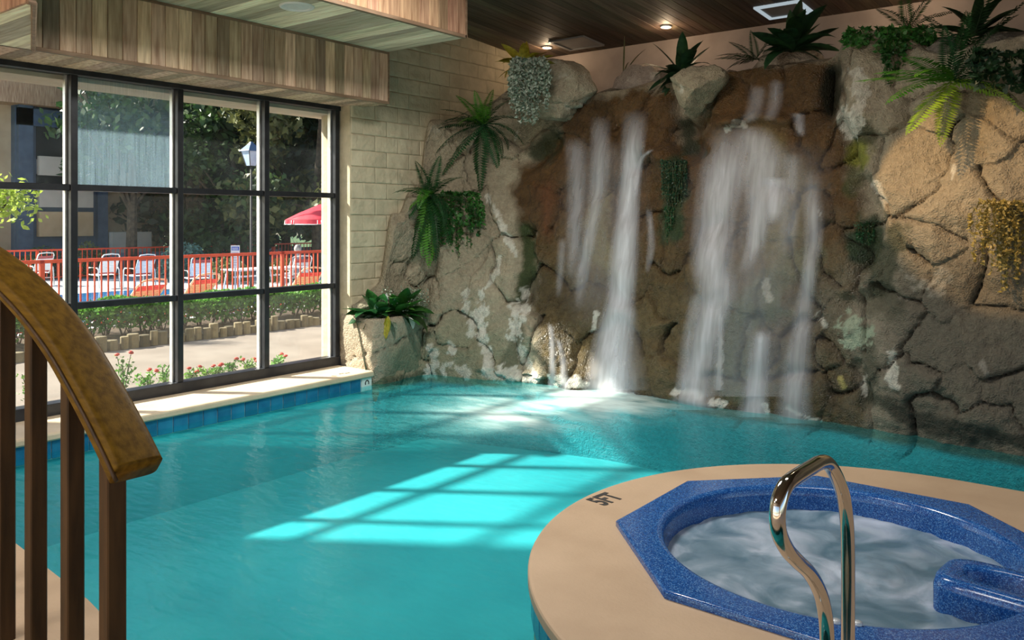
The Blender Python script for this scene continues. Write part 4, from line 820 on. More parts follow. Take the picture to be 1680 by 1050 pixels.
# broad-leaved plants on the rim
LM = {}
def leafy(name, label, loc, specs, mat, size, wl=.2, cat='plant', fold=.18):
    t = thing(name, label, cat, loc); key = (wl, fold); specs = list(specs)+[(max(-1, min(1, a_+random.uniform(-.3,.3))), b2_+random.uniform(-.25,.25), c_*random.uniform(.6,.95)) for a_, b2_, c_ in specs if len(specs) > 6]
    if key not in LM: LM[key] = [leafmesh(1, wl, k, fold=fold) for k in (.3, .8, 1.4)]
    for i, (rx, uz, L_) in enumerate(specs):
        me = LM[key][i % 3]; a = math.atan2(uz, abs(rx)+.2); size_ = size*1.3; o = obj('leaf', me, None, t, (0, 0, .02), orient(math.radians(toward(rx, random.uniform(.1, .8))), a, random.uniform(-.5, .5)), size_*L_)
        if not me.materials: me.materials.append(mat)
        o.material_slots[0].link = 'OBJECT'; o.material_slots[0].material = mat
    return t
RIM = 9.25
leafy('philodendron', 'dark cut-leaf plant rising behind the pointed centre boulder', on_y(1118, 128, 9.1), [(-1,.5,1),(-1,.2,.9),(-.9,.9,.8),(-.5,1,1),(0,1,1.1),(.25,1,1.15),(.5,1,.9),(-1,0,.9),(-.8,-.25,.8),(.7,.5,.6),(-.6,.5,.9),(.1,1,.9)], m_dark, .42, .12)
leafy('philodendron', 'broad dark leafy plant on the rim above the right fall', on_y(1300, 88, RIM), [(-1,.7,1),(-.7,1,1),(-.3,1,1),(0,1,1.1),(.2,1,1.2),(.5,1,1),(.9,.7,1),(1,.4,1),(-1,.35,1),(.6,.5,.9),(-.5,.6,.9),(1,.1,1),(-1,.1,.9)], m_dark, .42, .15)
p = on_y(1240, 98, RIM); fern('low dark fern on the rim left of the broad leaves', p, spray(p, [(-1,.25,.45,.5,0),(-1,.5,.42,.7,0),(-.7,.8,.35,.6,0),(-.2,1,.3,.5,0),(.3,1,.35,.5,0),(.8,.6,.4,.7,0),(1,.25,.4,.8,0),(-.9,.05,.4,.8,0)]), [m_dark])
leafy('yellow_leaf_plant', 'yellow leaved plant in the upper left corner of the rocks', on_y(862, 112, 8.55), [(-1,.3,1),(-1,.05,.9),(-.9,-.3,.8),(-.6,.9,1),(-.25,1,.9),(.2,1,.8),(.7,.8,.9),(1,.55,1),(-.6,-.7,.8),(.9,.3,.8),(-.8,.6,.9)], m_yel, .34, .16)
leafy('twig_plant', 'bare twig sprigs standing against the pale back wall', on_y(1022, 132, 9.7), [(.02,1,1.2),(.2,1,1.1),(.1,1,.8)], m_stem, .38, .02)
leafy('tree_plant', 'small dark tree-like plant at the top right of the back wall', on_y(1600, 62, 9.6), [(-1,.4,1),(-.5,1,1.1),(0,1,1.2),(.4,1,1.1),(1,.5,1),(.9,.1,.9),(-1,0,.9),(.3,.7,1),(-.6,.5,.9),(.7,.8,1)], m_dark, .38, .11)
p = on_y(1490, 45, 9.3); fern('dark fern clump behind the right ivy', p, spray(p, [(-.8,.7,.4,.6,0),(-.3,1,.4,.5,0),(.3,1,.4,.5,0),(.8,.7,.4,.7,0),(1,.3,.4,.8,0)]), [m_dark])
p = on_y(1590, 105, 9.0); fern('shaded fern high on the right behind the lime fern', p, spray(p, [(-.6,.9,.6,.5,0),(0,1,.6,.4,0),(.3,1,.6,.5,0),(.8,.6,.5,.7,0),(.1,.8,.5,1.0,0),(-.3,1,.5,.7,0)]), [m_dark])
# planter plants
P0_ = Vector((-7.46, 6.98, .76))
leafy('broad_leaf_plant', 'broad dark green leaves at the left of the stone planter', P0_+Vector((.02,-.12,0)), [(-1,.55,1),(-1,.2,.8),(-.6,.9,.9),(-.2,1,.9),(.4,1,.8),(-.9,0,.7),(.1,.6,.8)], leafM('glossy_green_leaf', (.012,.06,.018), (.03,.13,.03), .3), .36, .24)
leafy('variegated_plant', 'white edged leaves low in the stone planter', P0_+Vector((.05,-.1,0)), [(-1,-.05,.8),(-.6,.05,.7),(.5,.1,.8),(.1,.5,.8)], m_spec2, .30, .26)
leafy('leafy_plant', 'mid green leafy plant filling the middle of the planter', P0_+Vector((.05,.22,0)), [(-1,.5,1),(-.5,1,1),(0,1,1),(.5,1,1),(1,.6,1),(1,.2,1),(.8,-.1,.9),(.3,.6,.9),(-.4,.6,.9),(.9,.9,.9)], m_ivy, .36, .2)
bb = thing('baby_breath', 'fine white speckled sprays at the right of the planter', 'plant', P0_+Vector((.06, .36, 0))); r = random.Random(21); b_ = B(); st_ = B()
for k in range(60):
    e = Vector((r.gauss(0, .12), r.gauss(0, .16), r.uniform(.10, .34))); st_.tube([(0,0,-.05), e*.6, e], .002, 3, False)
    for j in range(40):
        q = e*r.uniform(.35, 1.05)+Vector((r.gauss(0,.03), r.gauss(0,.03), r.gauss(0,.03))); u = Vector((r.gauss(0,1), r.gauss(0,1), r.gauss(0,1))).normalized(); v = u.cross(Vector((r.gauss(0,1), r.gauss(0,1), 1))).normalized(); s_ = .014*r.uniform(.6, 1.3); b_.add([q-u*s_, q+v*s_*.6, q+u*s_, q-v*s_*.6], [(0,1,2,3)])
obj('foliage', b_.mesh('foliage'), leafM('white_flecked_leaf', (.04,.12,.04), (.55,.6,.5), scale=40), bb)['kind'] = 'stuff'; obj('stems', st_.mesh('stems'), m_stem, bb)
yl = leafy('trailing_leaf', 'yellow green leaves hanging from the planter front', P0_+Vector((.20,-.12,.02)), [(-.2,-1,.9),(.05,-1,1),(.3,-.5,.6)], m_yel, .24, .16)
fl_ = thing('lily_flower', 'single white lily bud among the planter leaves', 'flower', P0_+Vector((.02, .03, .05)))
obj('stalk', B().tube([(0,0,-.08),(0,0,.08),(0,0,.14)], .005, 6).mesh('stalk', True), m_stem, fl_); obj('petals', B().lathe([(.004,.13),(.018,.15),(.022,.19),(.016,.23),(.002,.25)], 12).mesh('petals', True), m_petal, fl_)
f2o = thing('lily_flower', 'drooping white petal at the front lip of the planter', 'flower', P0_+Vector((.24, .20, .0)))
obj('petals', leafmesh(.16, .045, .8), m_petal, f2o, (0,0,0), orient(math.radians(toward(.8, .5)), -.7))
obj('stalk', B().tube([(-.1,0,.05),(-.04,0,.03),(0,0,0)], .004, 6).mesh('stalk', True), m_stem, f2o)
# ================================================================== OUTSIDE, seen through the window
m_path = M('sunlit_path_concrete', (.19,.155,.125), (.24,.20,.165), 1.5, .9, bump=.15, bscale=30)
m_mulch = M('brown_mulch', (.05,.035,.022), (.16,.115,.07), 14, .95, bump=.6, bscale=30)
m_grass = M('shaded_grass', (.03,.07,.015), (.06,.12,.03), 3, .95, bump=.4)
m_deck2 = M('pale_pool_terrace', (.42,.44,.46), (.52,.53,.54), 2, .85)
struct('ground_path', B().box(-11.62, -8.2, -6, 22, -.1, .10), m_path, 'concrete garden path outside the window', 'path')
struct('ground_bed', B().add([(-11.7,-4,.18),(-11.7,24,.18),(-13.9,24,.16),(-13.9,-4,.16),(-11.7,-4,-.1),(-11.7,24,-.1),(-13.9,24,-.1),(-13.9,-4,-.1)], [(0,1,2,3),(0,1,5,4),(2,3,7,6),(1,2,6,5),(3,0,4,7)]), m_mulch, 'brown mulch bed behind the log edging', 'ground')
struct('ground_terrace', B().box(-29, -13.9, 2, 34, -.3, .0), m_deck2, 'pale outdoor pool terrace behind the fence', 'terrace')
struct('ground_lawn', B().box(-90, -29, -40, 80, -.4, -.03).box(-29, -13.9, -40, 2, -.4, -.05).box(-13.9,-8.2,24,80,-.4,-.02), m_grass, 'shaded lawn beyond the terrace', 'ground')
pw = obj('outdoor_pool', B().box(-22.5, -16.2, 3, 12.2, -.02, .012).mesh('outdoor_pool'), M('blue_outdoor_water', (.02,.16,.42), (.04,.24,.52), 3, .08, bump=.1)); tag(pw, 'bright blue outdoor pool behind the red fence', 'pool')
struct('bounce_ground', B().box(-20, 20, -45, -3.8, -.3, .05), M('pale_paving', (.5,.45,.38), (.58,.52,.44), 2, .9), 'pale paving added outside the rear windows to bounce sunlight', 'ground')  # unseen ground put in to throw sunlight up to the ceiling
# log edging
lgm = M('weathered_log', (.12,.095,.05), (.22,.18,.105), 5, .9, rand=.35, bump=.3); le = thing('log_edging', 'row of short upright logs edging the mulch bed', 'edging', (-11.7, 7, .1))
y = 2.5
while y < 13:
    w_ = random.uniform(.11, .17); h = random.uniform(.11, .24)
    obj('log', B().lathe([(w_*.5,0),(w_*.5,h-.01),(w_*.46,h),(.001,h+.003)], 10).mesh('log'), lgm, le, (random.uniform(-.03,.02), y-7, 0)); y += w_+.005
# leaves
def leaf_cloud(b_, n, fn, s0, r, flat=0):
    for i in range(n):
        q = fn(r); u = Vector((r.gauss(0,1), r.gauss(0,1), r.gauss(0,1-flat))).normalized(); v = u.cross(Vector((r.gauss(0,1), r.gauss(0,1), r.gauss(0,1)))).normalized(); s = s0*r.uniform(.6, 1.35)
        b_.add([q-u*s, q+v*s*.55, q+u*s, q-v*s*.55], [(0,1,2,3)])
m_hedge = leafM('hedge_leaf', (.06,.17,.025), (.18,.34,.06), .4, .5, 20); m_bark = M('brown_bark', (.05,.035,.022), (.11,.08,.05), 8, .95, bump=.4)
hg = thing('hedge', 'low clipped green hedge between the path and the red fence', 'hedge', (-12.7, 8, .17)); r = random.Random(5); b_ = B()
def hq(r):
    y = r.uniform(-5, 6); x = r.uniform(-.5, .5); lump = .08*math.sin(y*3.1)+.05*math.sin(y*7.3+1)
    z = r.choice((r.uniform(.12, .5), .42+.10*r.random()+lump*.6, r.uniform(.3,.55))); return Vector((x*(1 if z < .4 else .85), y, min(z, .52+lump*.5)))
leaf_cloud(b_, 34000, hq, .040, r); o = obj('foliage', b_.mesh('foliage'), m_hedge, hg); o['kind'] = 'stuff'; b_ = B()
for i in range(90):
    y = -5+11*i/90; x = r.uniform(-.25, .25)
    for k in range(3): b_.tube([(x, y, -.03), (x+r.uniform(-.1,.1), y+r.uniform(-.1,.1), .2), (x+r.uniform(-.25,.25), y+r.uniform(-.25,.25), .42)], [.012,.008,.004], 5, False)
obj('stems', b_.mesh('stems'), m_bark, hg)
# red flowers under the window
m_bloom = M('red_blossom', (.65,.045,.03), (.8,.10,.06), 8, .6, transl=.2); m_fleaf = leafM('flower_leaf', (.10,.26,.03), (.20,.40,.06), .5, .35)
bl = B().lathe([(.004,-.012),(.022,-.004),(.028,.006),(.016,.016),(.001,.018)], 8).mesh('blossom', True)
for i, (px_, py_, nb, lab) in enumerate(((204,582,2,'tall red flower plant nearest the stair rail'),(240,612,2,'low red flower plant left of the first mullion'),(268,596,0,'leafy flowering plant not yet in bloom by the first mullion'),(312,616,2,'short pink-red flowers right of the first mullion'),(340,616,2,'two low red blossoms in the second pane'),(357,606,2,'red flower clump in the middle of the second pane'),(378,592,1,'tall single red flower in the second pane'),(408,592,3,'red flower cluster left of the second mullion'),(456,598,2,'red flower clump in the last pane'),(50,610,2,'red flower plant seen between the balusters'))):
    p = on_x(px_, py_, -8.75); t = thing('flower_plant', lab, 'flower', (p.x, p.y, .10)); h = max(.12, p.z-.10); r = random.Random(i); b_ = B(); s_ = B(); ends = []
    for k in range(5):
        e = Vector((r.uniform(-.07,.07), r.uniform(-.09,.09), h*r.uniform(.6, 1) if k else h)); s_.tube([(0,0,-.01), e*.5+Vector((0,0,.03)), e], .004, 4, False); ends.append(e)
        leaf_cloud(b_, 26, lambda r: e*r.uniform(.2, 1)+Vector((r.gauss(0,.03), r.gauss(0,.03), r.gauss(0,.02))), .022, r)
    obj('stems', s_.mesh('stems'), m_stem, t); obj('leaves', b_.mesh('leaves'), m_fleaf, t)['kind'] = 'stuff'
    for k in range(nb): obj('blossom', bl, m_bloom, t, ends[k]+Vector((0, 0, .02)), (r.uniform(-.5,.5), r.uniform(-.5,.5), 0), 1.1)
# fences
m_fence = M('orange_red_fence_paint', (.72,.055,.012), (.78,.07,.018), 5, .5)
def fence(label, X, y0, y1, z0, z1, sp_, post, seg=2.3):
    t = thing('metal_fence', label, 'fence', (X, (y0+y1)/2, z0)); L_ = (y1-y0)/2; h = z1-z0
    obj('top_rail', B().box(-.03,.03,-L_,L_,h-.055,h).mesh('top_rail'), m_fence, t); obj('bottom_rail', B().box(-.02,.02,-L_,L_,.08,.12).mesh('bottom_rail'), m_fence, t)
    bm_ = B().box(-.011,.011,-.011,.011,.12,h-.055).mesh('fence_bar'); pm_ = B().box(-.03,.03,-.032,.032,-.05,h).mesh('fence_post')
    y = -L_+sp_
    while y < L_: obj('bar', bm_, m_fence, t, (0, y, 0)); y += sp_
    y = -L_+.4
    while y < L_: obj('post', pm_, m_fence, t, (0, y, 0)); y += seg
    return t
fence('near orange-red metal fence just behind the hedge', -14.0, 3.0, 13.6, .10, 1.32, .114, 0)
fence('far orange-red metal fence across the outdoor terrace', -28.3, 8, 30, .0, 1.02, .16, 0, 3.0)
# furniture
m_cream = M('cream_tube_frame', (.72,.58,.36), None, 5, .45); m_strapo = M('orange_tan_strap', (.72,.40,.17), (.78,.46,.22), 9, .6); m_strapr = M('red_strap', (.75,.06,.03), None, 5, .6); m_strapw = M('white_strap', (.72,.73,.75), None, 5, .6); m_wframe = M('white_tube_frame', (.75,.75,.73), None, 5, .4)
m_strapb = M('maroon_strap', (.35,.06,.07), None, 5, .6)
def strapset(b_, P_, Q_, w_, n, i0=0, i1=None):
    P_, Q_ = Vector(P_), Vector(Q_); d = (Q_-P_)/n; nrm_ = Vector((-d.z, 0, d.x)).normalized()*.006
    for k in range(i0, n if i1 is None else i1):
        a, c = P_+d*(k+.08), P_+d*(k+.92); ws = [(s*w_) for s in (-1, 1)]
        b_.add([a+Vector((0,-w_,0))+nrm_, a+Vector((0,w_,0))+nrm_, c+Vector((0,w_,0))+nrm_, c+Vector((0,-w_,0))+nrm_, a+Vector((0,-w_,0))-nrm_, a+Vector((0,w_,0))-nrm_, c+Vector((0,w_,0))-nrm_, c+Vector((0,-w_,0))-nrm_], [(0,1,2,3),(7,6,5,4),(0,4,5,1),(1,5,6,2),(2,6,7,3),(3,7,4,0)])
def chaise(label, loc, yaw, fm, sm, bm_, group=None):        # faces local +x, backrest at the -x end
    t = thing('chaise_lounge', label, 'lounge chair', loc, yaw, group); w_ = .31
    for s in (-1, 1): obj('side_rail', B().tube([(1.25,s*w_,.30),(0,s*w_,.33),(-.1,s*w_,.34)], .016, 8).mesh('side_rail', True), fm, t)
    obj('back_frame', B().tube([(0,-w_,.33),(-.42,-w_,.74),(-.50,-w_*.8,.83),(-.52,0,.86),(-.50,w_*.8,.83),(-.42,w_,.74),(0,w_,.33)], .02, 8).mesh('back_frame', True), fm, t)
    for x in (1.1, .05):
        for s in (-1, 1): obj('leg', B().tube([(x,s*w_,.32),(x+.03,s*w_*1.05,.02),(x+.06,s*w_*1.05,.016)], .015, 8).mesh('leg', True), fm, t)
    b_ = B(); strapset(b_, (1.22,0,.315), (0,0,.335), w_, 18); strapset(b_, (-.02,0,.36), (-.46,0,.78), w_*.97, 9, 0, 6); obj('straps', b_.mesh('straps'), sm, t)
    b_ = B(); strapset(b_, (-.02,0,.36), (-.46,0,.78), w_*.97, 9, 6, 8); obj('accent_straps', b_.mesh('accent_straps'), bm_, t); return t
def armchair(label, loc, yaw, fm, sm, bm_):
    t = thing('strap_chair', label, 'chair', loc, yaw); w_ = .27
    obj('back_frame', B().tube([(-.12,-w_,.38),(-.34,-w_,.92),(-.36,-w_*.85,.98),(-.365,0,1.0),(-.36,w_*.85,.98),(-.34,w_,.92),(-.12,w_,.38)], .017, 8).mesh('back_frame', True), fm, t)
    for s in (-1, 1):
        obj('arm_loop', B().tube([(.28,s*(w_+.05),.02),(.26,s*(w_+.05),.55),(.2,s*(w_+.05),.61),(-.18,s*(w_+.05),.61),(-.24,s*(w_+.05),.54),(-.28,s*(w_+.05),.02)], .017, 8).mesh('arm_loop', True), fm, t)
        obj('seat_rail', B().tube([(.27,s*w_,.41),(-.14,s*w_,.38)], .016, 8).mesh('seat_rail', True), fm, t)
    obj('cross_bar', B().tube([(-.26,-w_-.05,.25),(-.26,w_+.05,.25)], .014, 6).mesh('cross_bar', True), fm, t)
    b_ = B(); strapset(b_, (.25,0,.41), (-.12,0,.385), w_, 6); strapset(b_, (-.14,0,.42), (-.33,0,.9), w_, 11, 1, 9); obj('straps', b_.mesh('straps'), sm, t)
    b_ = B(); strapset(b_, (-.14,0,.42), (-.33,0,.9), w_, 11, 9, 11); strapset(b_, (-.14,0,.42), (-.33,0,.9), w_, 11, 0, 1); obj('accent_straps', b_.mesh('accent_straps'), bm_, t); return t
def gnd(px_, d): r_ = ray(px_, 400); return Vector((r_.x*d, r_.y*d, 0))
YA = PI+.35
chaise('orange strap chaise lounge nearest the left panes', gnd(226, 15.6), PI+.15, m_cream, m_strapo, m_strapr)
chaise('orange strap chaise lounge below the white lounge chair', gnd(318, 17.2), PI+.1, m_cream, m_strapo, m_strapr)
chaise('orange strap chaise lounge at the far right by the umbrella', gnd(495, 19.5), PI-.1, m_cream, m_strapo, m_strapr)
armchair('white strap armchair leftmost behind the fence', gnd(170, 23.6), PI+.15, m_wframe, m_strapw, m_strapb)
armchair('white strap armchair second from the left behind the fence', gnd(229, 23.3), PI+.15, m_wframe, m_strapw, m_strapb)
armchair('tall white strap chair above the middle orange chaise', gnd(324, 22.2), PI-.2, m_wframe, m_strapw, m_strapb)
armchair('white strap chair of the seated person', gnd(486, 22.5), PI-.05, m_wframe, m_strapw, m_strapb)
armchair('white strap armchair behind the stair rail panes', gnd(62, 24.5), PI+.3, m_wframe, m_strapw, m_strapb)
def table(label, loc, yaw, a=.6, b2=.4):
    t = thing('patio_table', label, 'table', loc, yaw)
    obj('top', B().box(-b2,b2,-a,a,.70,.735).mesh('top', bevel=.01, seg=1), m_wframe, t); obj('shelf_bar', B().box(-.02,.02,-a*.85,a*.85,.52,.56).mesh('shelf_bar'), m_wframe, t)
    for sx_ in (-1, 1):
        for sy_ in (-1, 1): obj('leg', B().tube([(sx_*b2*.7,sy_*a*.8,.7),(sx_*b2*.9,sy_*a*.95,0)], .018, 8).mesh('leg', True), m_wframe, t)
table('white patio table behind the blue-headed notice sign', gnd(408, 20.8), 0, .55)
table('white patio table beside the seated person', gnd(466, 21.5), 0, .5)
# sign
sg_ = thing('pool_sign', 'white notice sign with a blue heading on a post behind the fence', 'sign', gnd(386, 20.2)); X_ = ray(386, 400); yawS = math.atan2(-X_.y, -X_.x)
sg_.rotation_euler = (0, 0, yawS)
obj('board', B().box(-.01,.01,-.105,.105,.78,1.34).mesh('board'), m_white, sg_); obj('heading', B().box(.011,.014,-.088,.088,1.215,1.31).mesh('heading'), M('sign_blue', (.02,.08,.45), None, 4, .5), sg_); obj('post', B().box(-.04,-.012,-.02,.02,0,1.3).mesh('post'), m_silver, sg_)
for z_, n_ in ((1.275, 4), (1.238, 7)):
    for k in range(n_): wd_ = .14/n_; obj('lettering', B().box(.0145,.016,-.07+k*wd_,-.07+k*wd_+wd_*.7,z_-.011,z_+.011).mesh('lettering'), m_white, sg_)
for k in range(6): obj('text_line', B().box(.011,.012,-.08,.07-.02*(k % 3),1.15-k*.06,1.165-k*.06).mesh('text_line'), M('sign_grey_ink', (.35,.38,.45), None, 4, .6) if k == 0 else MATS['sign_grey_ink'], sg_)
# umbrella
um_ = thing('patio_umbrella', 'red patio umbrella with white edging beyond the last pane', 'umbrella', gnd(531, 24.6)); mr_ = M('crimson_canvas', (.62,.03,.06), (.70,.05,.08), 5, .7, transl=.35)
def oc(rad, z, n=48): return [Vector((rad*(1-.03*abs(math.sin(4*2*PI*k/n)))*math.cos(2*PI*k/n), rad*(1-.03*abs(math.sin(4*2*PI*k/n)))*math.sin(2*PI*k/n), z)) for k in range(n)]
cpy = obj('canopy', B().loft([oc(.10,2.44), oc(.16,2.42), oc(.75,2.17), oc(1.12,1.98), oc(1.12,1.97)]).mesh('canopy', True), mr_, um_)
for k in range(8):
    a0, a1 = 2*PI*(k+.06)/8, 2*PI*(k+.94)/8; aa = np.linspace(a0, a1, 9)
    obj('valance', B().loft([[Vector((1.115*math.cos(a), 1.115*math.sin(a), 1.98)) for a in aa], [Vector((1.13*math.cos(a), 1.13*math.sin(a), 1.84)) for a in aa]], False).mesh('valance', True), mr_, cpy)
    obj('white_piping', B().tube([(1.122*math.cos(a0), 1.122*math.sin(a0), 1.96)]+[(1.136*math.cos(a), 1.136*math.sin(a), 1.842) for a in aa]+[(1.122*math.cos(a1), 1.122*math.sin(a1), 1.96)], .011, 5).mesh('white_piping', True), m_white, cpy)
obj('finial', B().lathe([(.02,2.44),(.05,2.47),(.02,2.5),(.001,2.52)], 10).mesh('finial', True), mr_, um_); obj('pole', B().tube([(0,0,0),(0,0,2.45)], .022, 10).mesh('pole', True), m_cream, um_)
# lamp post
lp = thing('lamp_post', 'black garden lamp post with a square lantern head', 'lamp post', gnd(412, 24)); zt = CAMH+24*(HOR-272)/FPX
obj('post', B().tube([(0,0,0),(0,0,.4),(0,0,zt)], [.05,.035,.03], 10).mesh('post', True), m_black, lp)
def sq(a, z): return [Vector((a,a,z)), Vector((-a,a,z)), Vector((-a,-a,z)), Vector((a,-a,z))]
hd = obj('lantern', B().loft([sq(.10,zt), sq(.20,zt+.42)]).mesh('lantern'), M('lantern_glass', (.35,.42,.52), (.45,.52,.62), 6, .2), lp); obj('cap', B().loft([sq(.25,zt+.42), sq(.22,zt+.46), sq(.08,zt+.62), sq(.03,zt+.70)], True, True, True).mesh('cap'), M('blue_grey_metal', (.05,.10,.20), None, 5, .4), lp)
for sx_, sy_ in ((1,1),(1,-1),(-1,1),(-1,-1)): obj('lantern_bar', B().tube([(.10*sx_,.10*sy_,zt),(.20*sx_,.20*sy_,zt+.42)], .014, 5).mesh('lantern_bar'), m_black, lp)
# seated person (seen from behind), one continuous skinned body
def person(label, loc, yaw):
    t = thing('person', label, 'person', loc, yaw); V_ = [(0,0,.46),(-.04,0,.66),(-.08,0,.88),(-.06,0,1.0),(-.05,0,1.06),(-.04,0,1.17),
        (-.07,.17,.93),(-.02,.22,.72),(.18,.20,.66),(-.07,-.17,.93),(-.02,-.22,.72),(.18,-.20,.66),(.04,.09,.46),(.42,.11,.48),(.46,.11,.08),(.58,.11,.05),(.04,-.09,.46),(.42,-.11,.48),(.46,-.11,.08),(.58,-.11,.05)]
    E_ = [(0,1),(1,2),(2,3),(3,4),(4,5),(2,6),(6,7),(7,8),(2,9),(9,10),(10,11),(0,12),(12,13),(13,14),(14,15),(0,16),(16,17),(17,18),(18,19)]
    R_ = [.13,.13,.14,.07,.055,.095,.06,.045,.03,.06,.045,.03,.085,.06,.04,.03,.085,.06,.04,.03]
    me = bpy.data.meshes.new('body'); me.from_pydata(V_, E_, []); o = obj('body', me, M('grey_shirt', (.22,.22,.25), (.28,.28,.32), 6, .8), t)
    o.modifiers.new('skin', 'SKIN'); o.modifiers.new('sub', 'SUBSURF').levels = 1; sk = me.skin_vertices[0].data
    for i, rr_ in enumerate(R_): sk[i].radius = (rr_, rr_)
    sk[0].use_root = True
    dg = bpy.context.evaluated_depsgraph_get(); nm = bpy.data.meshes.new_from_object(o.evaluated_get(dg)); o.modifiers.clear(); o.data = nm
    nm.materials.clear(); nm.materials.append(MATS['grey_shirt']); nm.polygons.foreach_set('use_smooth', [True]*len(nm.polygons))
    sk_ = M('light_skin', (.5,.33,.25), None, 5, .6); obj('face', B().lathe([(.001,1.09),(.05,1.10),(.075,1.15),(.08,1.2),(.05,1.27),(.001,1.28)], 14, (-.005,0,0)).mesh('face', True), sk_, t)
    obj('hair', B().lathe([(.001,1.30),(.05,1.295),(.088,1.25),(.096,1.19),(.085,1.13),(.06,1.10)], 16, (-.05,0,0)).mesh('hair', True), M('grey_hair', (.16,.15,.15), (.34,.33,.32), 12, .7), t); return t
person('person with grey hair sitting in a white chair, seen from behind', gnd(487, 22.35), PI-.05)
# low grey wall, bushes, trees, building
struct('wall_terrace', B().box(-31.2, -30.9, 13, 34, -.05, .72), M('grey_blue_wall', (.24,.28,.38), (.30,.34,.44), 3, .9), 'low grey-blue wall behind the far fence', 'wall')
def bush(label, loc, rx, rz, n, mat, s=.06, seed=1, cat='bush'):
    t = thing('garden_bush', label, cat, loc); r = random.Random(seed); b_ = B()
    def fn(r):
        u = Vector((r.gauss(0,1), r.gauss(0,1), abs(r.gauss(0,1)))).normalized()*(r.random()**.35); return Vector((u.x*rx, u.y*rx, u.z*rz+.04))
    leaf_cloud(b_, n, fn, s, r); obj('foliage', b_.mesh('foliage'), mat, t)['kind'] = 'stuff'
    b_ = B()
    for k in range(6): b_.tube([(0,0,0),(r.uniform(-.5,.5)*rx, r.uniform(-.5,.5)*rx, rz*.7)], .015, 5, False)
    obj('stems', b_.mesh('stems'), m_bark, t); return t
m_tdark = leafM('dark_tree_leaf', (.008,.025,.008), (.03,.065,.018), .5, .2, 3); m_tmid = leafM('mid_tree_leaf', (.03,.07,.018), (.08,.15,.035), .5, .3, 3); m_tblue = leafM('blue_green_leaf', (.06,.14,.12), (.12,.24,.2), .5, .2, 6); m_tolive = leafM('olive_tree_leaf', (.06,.075,.02), (.16,.17,.05), .5, .3, 3); m_tbright = leafM('sunlit_lime_leaf', (.30,.42,.05), (.5,.6,.12), .5, .5, 6)
bush('round brown-green bush behind the pool sign', gnd(372, 25.5), .75, .8, 1500, m_tolive, .05, 1); bush('round dark bush by the seated person', gnd(462, 26), .6, .75, 1200, m_tolive, .05, 2)
bush('blue-green spruce bush behind the first mullion', gnd(302, 27.0), .9, 1.25, 1900, m_tblue, .06, 3); bush('leafy garden bush left behind the fence', gnd(140, 28.2), .9, 1.2, 1500, m_tolive, .06, 4); bush('green garden bush seen between the balusters', gnd(70, 27.5), .8, 1.1, 1300, m_tmid, .06, 6)
def tree(label, px_, d, h, cr, ch, n, mat, s, seed, z0=1.5):
    t = thing('garden_tree', label, 'tree', gnd(px_, d)); r = random.Random(seed); b_ = B(); cl_ = []
    for k in range(16):
        u = Vector((r.gauss(0,1), r.gauss(0,1), r.gauss(0,1))).normalized()*(r.random()**.4); cl_.append((Vector((u.x*cr, u.y*cr, z0+ch*.5+u.z*ch*.5)), r.uniform(.28, .5)*cr))
    def fn(r):
        c, q = r.choice(cl_); u = Vector((r.gauss(0,1), r.gauss(0,1), r.gauss(0,1))).normalized()*(r.random()**.45)*q; u.z *= .75; return c+u
    leaf_cloud(b_, n, fn, s, r); obj('crown', b_.mesh('crown'), mat, t)['kind'] = 'stuff'; b_ = B()
    b_.tube([(0,0,-.05),(r.uniform(-.1,.1),r.uniform(-.1,.1),h*.35),(r.uniform(-.3,.3),r.uniform(-.3,.3),h*.75)], [.22,.16,.06], 8)
    for c, q in cl_[:9]: b_.tube([(0,0,h*.3), (c*.5)+Vector((0,0,h*.15)), c], [.07,.05,.02], 5, False)
    obj('trunk', b_.mesh('trunk'), m_bark, t); return t
for a in [('tall dark tree directly behind the garden lamp',412,34,11,4.6,10.5,5200,m_tdark,.26,1,.6),('tall dark tree filling the upper third pane',350,36,11,4.8,10.5,5200,m_tdark,.26,2,.6),('olive green tree behind the red umbrella',520,30,8,3.4,6.8,4600,m_tolive,.17,3,.6),('dark tree between the umbrella tree and the lamp',470,37,11,5,10.5,5200,m_tdark,.26,4,.6),('dark tree behind the fogged pane',260,38,11,4.8,10,4800,m_tdark,.26,5,2.5),('mid green tree overhanging the beige building',215,29,7.5,2.6,5.2,2600,m_tmid,.15,6,2.4),
          ('dark tree rising behind the building roof',150,46,13,5.5,11,4600,m_tdark,.3,7,3),('dark tree at the far left behind the building',40,47,13,5.5,11,4600,m_tdark,.3,8,3),('deep shaded tree right of the umbrella',570,36,11,5,10.5,4600,m_tdark,.26,9,.6),('mid green tree low behind the lamp post',395,30,6,2.6,4.4,3000,m_tmid,.14,10,.5),('shaded tree low in the gap left of the lamp',310,33,7,3.4,6,3600,m_tdark,.2,11,.4),('far dark tree closing the view behind the lamp',440,44,14,7,13,5200,m_tdark,.34,12,.5),('far dark tree closing the view behind the fogged pane',300,46,14,7,13,5200,m_tdark,.34,13,.5),('far dark tree beyond the umbrella',540,45,14,7,13,5200,m_tdark,.34,14,.5)]:
    tree(*a)
yt = thing('garden_tree', 'bright lime leafy branch tip close outside the leftmost panes', 'tree', at_d(-40, 330, 12.6)*1.0); yt.location.z = .1; r = random.Random(3); b_ = B(); zc = CAMH+12.6*(HOR-330)/FPX-.1
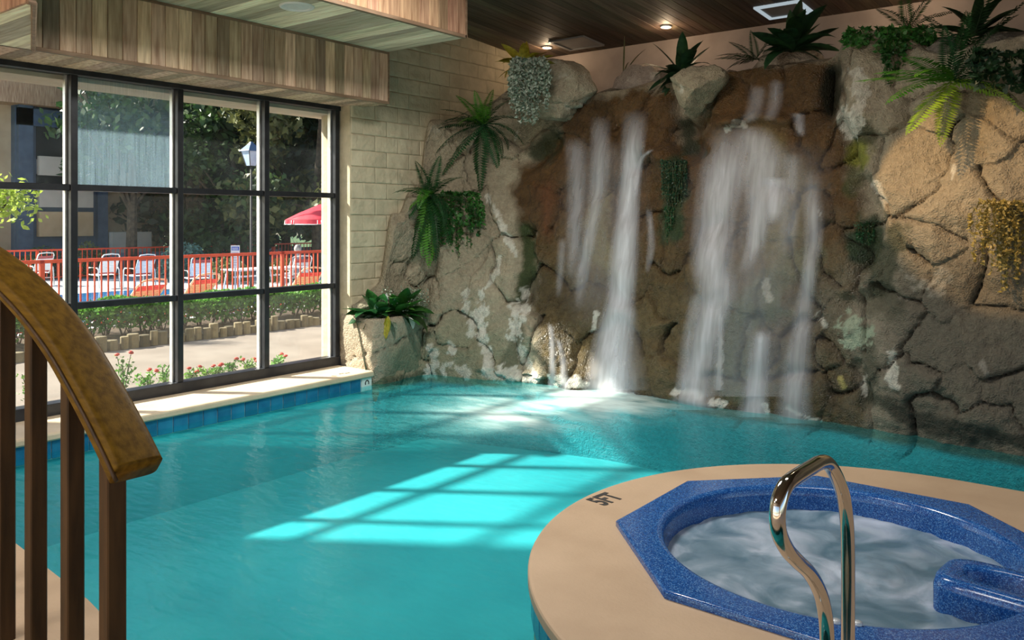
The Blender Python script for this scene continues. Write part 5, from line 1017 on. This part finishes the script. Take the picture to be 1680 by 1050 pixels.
leaf_cloud(b_, 420, lambda r: Vector((CA, SA, 0))*(.25+.62*r.random()**1.2-.1*r.random())+Vector((r.gauss(0,.12), r.gauss(0,.12), zc+r.gauss(0,.16))), .05, r); obj('crown', b_.mesh('crown'), m_tbright, yt)['kind'] = 'stuff'
obj('trunk', B().tube([(0,0,0),(0,0,zc*.7),Vector((CA,SA,0))*.5+Vector((0,0,zc))], [.05,.04,.012], 6).mesh('trunk'), m_bark, yt)
# beige lodge building and a bay frame with bluish shade in its colour
BXx = -32.0; m_bei = M('beige_stucco', (.40,.31,.20), (.48,.38,.25), 2, .9); m_bluef = M('shade_blue_frame', (.05,.08,.13), (.07,.11,.17), 4, .7); m_pale = M('pale_balcony_panel', (.52,.48,.42), (.58,.53,.46), 3, .8); m_tan = M('tan_panel', (.50,.36,.20), (.56,.41,.24), 3, .8); m_dglass = M('dark_glass', (.012,.016,.02), None, 3, .1)
def onb(x, y, o=0): return on_x(x, y, BXx+o)
bd = thing('lodge_building', 'beige lodge building with a bay frame coloured in bluish shade behind the left panes', 'building', (BXx, 14, 0))
def bp_(name, x0, x1, y0, y1, mat, dep, parent=bd, back=0):
    a, c = onb(x0, y1), onb(x1, y0); m_ = B().box(back, dep, a.y-14, c.y-14, max(a.z, -.1), c.z).mesh(name); return obj(name, m_, mat, parent)
bp_('wall', -140, 268, 132, 425, m_bei, 0, back=-6.0); bp_('fascia', -150, 128, 124, 156, m_red, .9)
bp_('bay_wall', 18, 166, 160, 425, m_bluef, .35)
for x0, x1 in ((20, 44), (150, 166)): bp_('pillar', x0, x1, 158, 420, m_bluef, .55)
bp_('band', 20, 166, 192, 206, m_bluef, .55)
w1 = bp_('window', 52, 142, 208, 262, m_dglass, .42); bp_('window', 52, 142, 290, 315, m_dglass, .42); bp_('balcony_panel', 53, 141, 262, 288, m_pale, .6); bp_('balcony_panel', 53, 141, 314, 340, m_pale, .6); bp_('tan_panel', 53, 141, 348, 388, m_tan, .6); bp_('low_wall', 168, 232, 380, 425, m_pale, .8)
# second building part: hotel windows in the shade at the far left
for k in range(3): bp_('window', -120+k*42, -92+k*42, 200, 260, m_dglass, .05)
bpy.context.view_layer.update()
